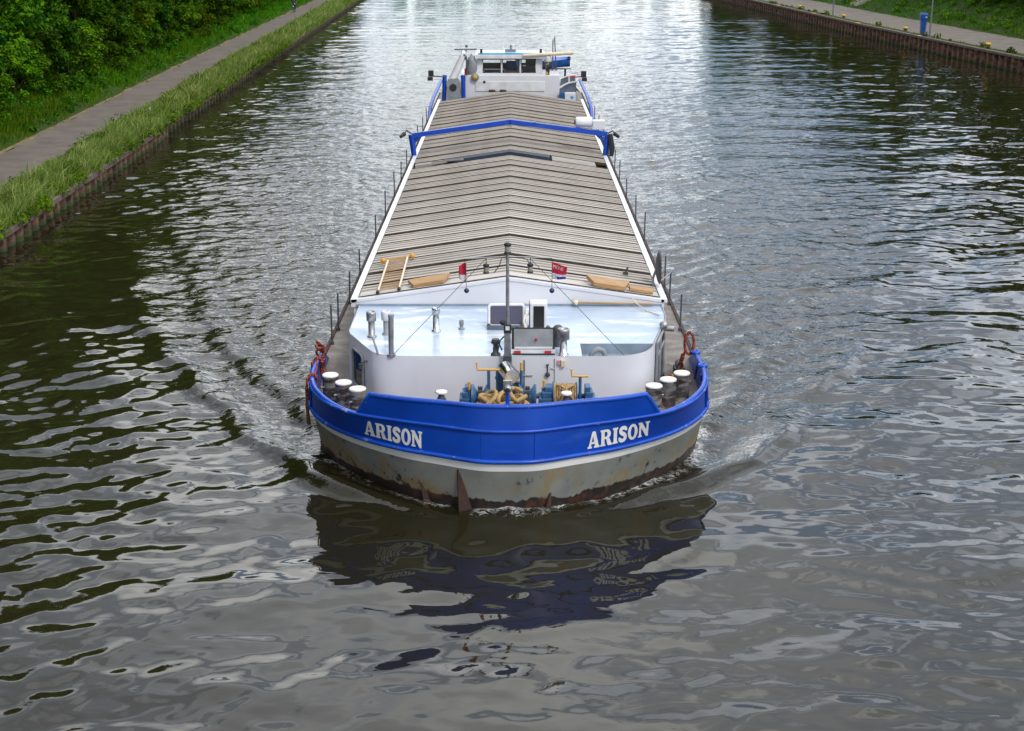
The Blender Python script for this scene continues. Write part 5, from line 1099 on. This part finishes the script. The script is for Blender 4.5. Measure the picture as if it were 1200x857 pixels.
for y0, y1, dens, wd in ((40, 80, 230, .030), (80, 130, 120, .045), (130, 240, 60, .07)):
    pos, yy, dd = scatter(-1, y0, y1, dens, lambda v: .03, lambda v: float(path_near(v)) + .16, zL, g)
    cl = clump(yy, dd); edge = np.clip((np.array([float(path_near(v)) for v in yy]) - dd) / .5, .35, 1) 
    grass('grass', 'tall pale seeding grass on the strip between towpath and left wall', 'grassblade', pos, (.26 + .85 * cl * g.uniform(.6, 1.15, len(pos))) * edge, wd, .5, g, .13, .5, .38 * clump(yy * 1.7 + 5, dd * .8) * g.random(len(pos)))
for y0, y1, dens, wd in ((36, 80, 120, .04), (80, 130, 70, .06), (130, 240, 36, .09)):
    pos, yy, dd = scatter(-1, y0, y1, dens, lambda v: float(path_far(v)) + .05, lambda v: float(path_far(v)) + 4.6, zL, g)
    cl = clump(yy * .8 + 3, dd); far_ = np.clip((dd - np.array([float(path_far(v)) for v in yy])) / 1.0, .25, 1)
    grass('grass', 'low green grass and nettles between towpath and wood', 'grassdark', pos, (.20 + .42 * cl) * far_, wd, .45, g, .05, .62, .2 * (1 - far_) + .18 * cl)
for y0, y1, dens in ((88, 150, 44), (150, 240, 24)):
    pos, yy, dd = scatter(1, y0, y1, dens, lambda v: 7.3, lambda v: 15.5, zR, g)
    cl = clump(yy * .6, dd * .7)
    grass('grass', 'grass on the slope beyond the right quay', 'grassdark', pos, .16 + .30 * cl, .09, .45, g, .05, .6, .25 * cl)
pos, yy, dd = scatter(1, 90, 230, 26, lambda v: .42, lambda v: .95, zR, g); cl = clump(yy * .9, dd); kp = cl > .42
grass('grass', 'sparse weeds along the edge of the right quay', 'grassblade', pos[kp], .05 + .22 * cl[kp] * (g.random(kp.sum()) ** 2), .09, .6, g, .15, .5, .1)

# ------------------------------------------------------------------ quay furniture
def lamp_post(y, d, label):
    p = rrp(y, d); o = thing('street_lamp', label, 'street lamp', p, 'lamp posts on the right quay')
    m = MB(); m.tube([(p[0], p[1], p[2] - .1), (p[0], p[1], p[2] + .9), (p[0], p[1], p[2] + 6.2)], [.085, .08, .05], 12); m.cyl((p[0], p[1], p[2]), (p[0], p[1], p[2] + .06), .15, seg=12); m.box((p[0], p[1] - .08, p[2] + .6), (.08, .03, .3)); m.build('post', 'galv', o)
    m = MB(); m.tube([(p[0], p[1], p[2] + 6.1), (p[0] + .2, p[1], p[2] + 6.35), (p[0] + .8, p[1], p[2] + 6.45)], .035, 8); m.build('arm', 'galv', o)
    m = MB(); m.box((p[0] + 1.0, p[1], p[2] + 6.44), (.6, .24, .12)); lh = m.build('lamp_head', 'galv', o, bevel=.03); m = MB(); m.box((p[0] + 1.0, p[1], p[2] + 6.37), (.42, .18, .03)); m.build('lamp_glass', 'lens', lh)
lamp_post(130.4, .62, 'thin grey lamp post beside the blue pillar on the right quay')
lamp_post(161.5, .62, 'thin grey lamp post farther along the right quay away from the pillar')
p = rrp(132.6, .72); bp_ = thing('service_pillar', 'blue service pillar with wider head standing by a lamp post on the right quay', 'service pillar', p)
m = MB(); x, y, z = p; a = .19; b = .25
m.add([(x - a, y - a, z), (x + a, y - a, z), (x + a, y + a, z), (x - a, y + a, z), (x - b, y - b, z + 1.35), (x + b, y - b, z + 1.35), (x + b, y + b, z + 1.35), (x - b, y + b, z + 1.35)], [(0, 1, 5, 4), (1, 2, 6, 5), (2, 3, 7, 6), (3, 0, 4, 7), (3, 2, 1, 0), (4, 5, 6, 7)]); m.build('shaft', 'bin', bp_, bevel=.02)
m = MB(); m.box((x, y, z + 1.64), (.66, .6, .56)); hd = m.build('head', 'bin', bp_, bevel=.05); m = MB(); m.box((x, y, z + 1.94), (.60, .54, .06)); m.build('lid', 'bluerail', hd, bevel=.02); m = MB(); m.box((x + .15, y - .305, z + 1.62), (.16, .02, .1)); m.build('label_plate', 'trim', hd)
for y, d, lab in ((117.5, .72, 'yellow topped quay bollard nearest on the right bank'), (137.2, .72, 'yellow topped quay bollard beyond the blue pillar on the right bank'), (157.6, .74, 'yellow topped quay bollard in weeds before the second lamp post'), (177., .74, 'yellow topped quay bollard farthest along the right bank')):
    p = rrp(y, d); o = thing('quay_bollard', lab, 'bollard', p, 'yellow quay bollards')
    m = MB(); m.lathe(p, [(.2, 0), (.17, .04), (.15, .26)], 16); m.build('post', 'dark', o); m = MB(); m.lathe((p[0], p[1], p[2] + .26), [(.15, 0), (.24, .03), (.25, .13), (.16, .20), (.02, .22)], 16); m.build('cap', 'bollyellow', o)
for y, lab in ((128.2, 'small steel ladder grab rail on the quay edge before the lamp post'), (146.5, 'small steel ladder grab rail on the quay edge between the bollards')):
    p = rrp(y, .45); m = MB(); m.tube([(p[0] - .1, y, p[2]), (p[0] - .05, y + .05, p[2] + .5), (p[0] + .15, y + .05, p[2] + .52), (p[0] + .28, y, p[2])], .04, 6); tag(m.build('grab_rail', 'conc2', None, loc=p), lab, 'grab rail')
p = rrp(184.5, 8.6); o = thing('waste_container', 'dark green wheeled waste container beside the steps on the right slope', 'waste container', p)
m = MB(); m.box((p[0], p[1], p[2] + .62), (1.4, 1.0, 1.0)); m.build('body', 'green', o, bevel=.04); m = MB(); m.box((p[0], p[1], p[2] + 1.17), (1.48, 1.06, .10)); m.build('lid', 'green', o, bevel=.04)
for sx in (-1, 1):
    for sy in (-1, 1): m = MB(); m.lathe((p[0] + sx * .55, p[1] + sy * .38, p[2] + .09), [(.02, -.03), (.09, -.03), (.09, .03), (.02, .03)], 12, 'X'); m.build('wheel', 'black', o)
p = rrp(179.5, 7.9); o = thing('concrete_steps', 'pale concrete steps with side walls climbing the right slope', 'steps', p)
m = MB()
for k in range(12): m.box((p[0] + .18 + k * .42, p[1], p[2] - .3 + .17 * k), (.42, 1.8, .62 + .0 * k))
m.build('treads', 'conc2', o)
for sy in (-1.02, 1.02):
    m = MB(); q = [(p[0] - .2, p[2] - .3), (p[0] + 5.2, p[2] + 1.5), (p[0] + 5.2, p[2] + 2.35), (p[0] - .2, p[2] + .35)]; m.add([(a, p[1] + sy - .12, b) for a, b in q] + [(a, p[1] + sy + .12, b) for a, b in q], [(0, 1, 2, 3), (7, 6, 5, 4), (0, 4, 5, 1), (1, 5, 6, 2), (2, 6, 7, 3), (3, 7, 4, 0)]); m.build('side_wall', 'conc2', o, bevel=.02)
# small things on the left wall
m = MB(); x = float(xl(75.6)); m.box((x - .55, 75.6, .68), (1.2, .9, .10)); tag(m.build('wall_platform', 'cap', None, loc=(x - .55, 75.6, .6), bevel=.02), 'rusty plank platform at the end of the near left wall', 'platform')
m = MB(); m.cyl((x - 1.1, 75.9, .7), (x - 1.1, 75.9, 1.42), .035, seg=10); m.box((x - 1.1, 75.88, 1.38), (.09, .04, .12)); tag(m.build('marker_post', 'trim', None, loc=(x - 1.1, 75.9, .7)), 'small white marker post in the grass by the left wall platform', 'marker post')

# ------------------------------------------------------------------ cyclist on the towpath
cy_y = 174.; cx_ = float(xl(cy_y)) - float(path_far(cy_y)) + .55; cz = 1.0
bk = thing('bicycle', 'dark bicycle ridden along the left towpath', 'bicycle', (cx_, cy_y, cz))
for dy in (-.52, .52):
    m = MB(); m.tube([(cx_, cy_y + dy + .33 * math.cos(a), cz + .36 + .33 * math.sin(a)) for a in [2 * PI * i / 24 for i in range(24)]], .022, 6, closed=True); wq = m.build('wheel', 'black', bk)
    m = MB()
    for k in range(8): a = PI * k / 8; m.tube([(cx_, cy_y + dy + .32 * math.cos(a), cz + .36 + .32 * math.sin(a)), (cx_, cy_y + dy - .32 * math.cos(a), cz + .36 - .32 * math.sin(a))], .004, 4)
    m.build('spokes', 'steel', wq)
m = MB(); A = (cx_, cy_y - .52, cz + .36); B2 = (cx_, cy_y - .05, cz + .34); S_ = (cx_, cy_y - .2, cz + .85); Hd = (cx_, cy_y + .36, cz + .90); Fk = (cx_, cy_y + .52, cz + .36)
for a, b in ((A, B2), (A, S_), (B2, S_), (B2, Hd), (S_, Hd), (Hd, Fk)): m.tube([a, b], .02, 6)
m.build('frame', 'dark', bk); m = MB(); m.box((cx_, cy_y - .22, cz + .97), (.17, .27, .07)); m.tube([S_, (cx_, cy_y - .22, cz + .95)], .015, 6); m.build('saddle', 'black', bk, bevel=.02)
m = MB(); m.tube([(cx_ - .3, cy_y + .22, cz + 1.08), (cx_ - .1, cy_y + .33, cz + 1.08), (cx_ + .1, cy_y + .33, cz + 1.08), (cx_ + .3, cy_y + .22, cz + 1.08)], .016, 6); m.tube([(cx_, cy_y + .33, cz + 1.08), Hd], .016, 6); m.build('handlebar', 'dark', bk)
m = MB(); m.sphere((cx_, cy_y - .66, cz + .74), .075, 10); m.build('rear_reflector', 'trim', bk); m = MB(); m.box((cx_, cy_y - .55, cz + .72), (.12, .4, .03)); m.build('carrier', 'steel', bk)
def skin_obj(name, nodes, edges, mat_, parent, sub=2):
    me = bpy.data.meshes.new(name); bm = bmesh.new(); sl_ = bm.verts.layers.skin.verify(); vs = []
    base = wloc(parent)
    for i, (p_, r_) in enumerate(nodes):
        v = bm.verts.new(Vector(p_) - base); v[sl_].radius = (r_, r_); v[sl_].use_root = (i == 0); vs.append(v)
    for a, b in edges: bm.edges.new((vs[a], vs[b]))
    bm.to_mesh(me); bm.free(); me.materials.append(MAT[mat_]); o = link_mesh(name, me, parent)
    s_ = o.modifiers.new('skin', 'SKIN'); s_.use_smooth_shade = True; u_ = o.modifiers.new('sub', 'SUBSURF'); u_.levels = u_.render_levels = sub
    return o
per = thing('person', 'cyclist in a navy jacket and blue jeans riding along the left towpath', 'person', (cx_, cy_y, cz))
X0, Y0, Z0 = cx_, cy_y, cz
N_ = [((X0, Y0 - .20, Z0 + 1.04), .13), ((X0, Y0 - .10, Z0 + 1.30), .13), ((X0, Y0 + .02, Z0 + 1.52), .14), ((X0, Y0 + .06, Z0 + 1.62), .06), ((X0, Y0 + .09, Z0 + 1.72), .085), ((X0, Y0 + .10, Z0 + 1.83), .09)]
E_ = [(0, 1), (1, 2), (2, 3), (3, 4), (4, 5)]
for sx in (-1, 1):
    b = len(N_); up_ = .12 if sx < 0 else 0
    N_ += [((X0 + sx * .19, Y0 + .02, Z0 + 1.50), .06), ((X0 + sx * .30, Y0 + .10, Z0 + 1.28), .045), ((X0 + sx * .29, Y0 + .24, Z0 + 1.12), .035), ((X0 + sx * .28, Y0 + .30, Z0 + 1.09), .035)]
    E_ += [(2, b), (b, b + 1), (b + 1, b + 2), (b + 2, b + 3)]
    c = len(N_); N_ += [((X0 + sx * .11, Y0 - .10, Z0 + .96), .095), ((X0 + sx * .13, Y0 + .22, Z0 + .66 + up_), .065), ((X0 + sx * .12, Y0 + .02, Z0 + .28 + up_), .045), ((X0 + sx * .12, Y0 + .12, Z0 + .20 + up_), .04)]
    E_ += [(0, c), (c, c + 1), (c + 1, c + 2), (c + 2, c + 3)]
skin_obj('body', N_, E_, 'skin', per)
tn = [(p_, r_ + .022) for p_, r_ in N_]
J = [0, 1, 2, 6, 7, 8, 14, 15, 16]
def sub_skin(name, ids, mat_, grow):
    mp_ = {v: i for i, v in enumerate(ids)}; skin_obj(name, [(N_[i][0], N_[i][1] + grow) for i in ids], [(mp_[a], mp_[b]) for a, b in E_ if a in mp_ and b in mp_], mat_, per)
sub_skin('jacket', [1, 0, 2, 6, 7, 14, 15], 'jacket', .022)
sub_skin('trousers', [0, 10, 11, 12, 18, 19, 20], 'jeans', .02)
m = MB(); m.lathe((X0, Y0 + .08, Z0 + 1.79), [(.02, .14), (.07, .12), (.105, .04), (.105, -.03), (.09, -.07)], 14); m.build('hair', 'hair', per)
for sx, up_ in ((-1, .12), (1, 0)): m = MB(); m.box((X0 + sx * .12, Y0 + .10, Z0 + .17 + up_), (.10, .28, .08)); m.build('shoe', 'black', per, bevel=.03)
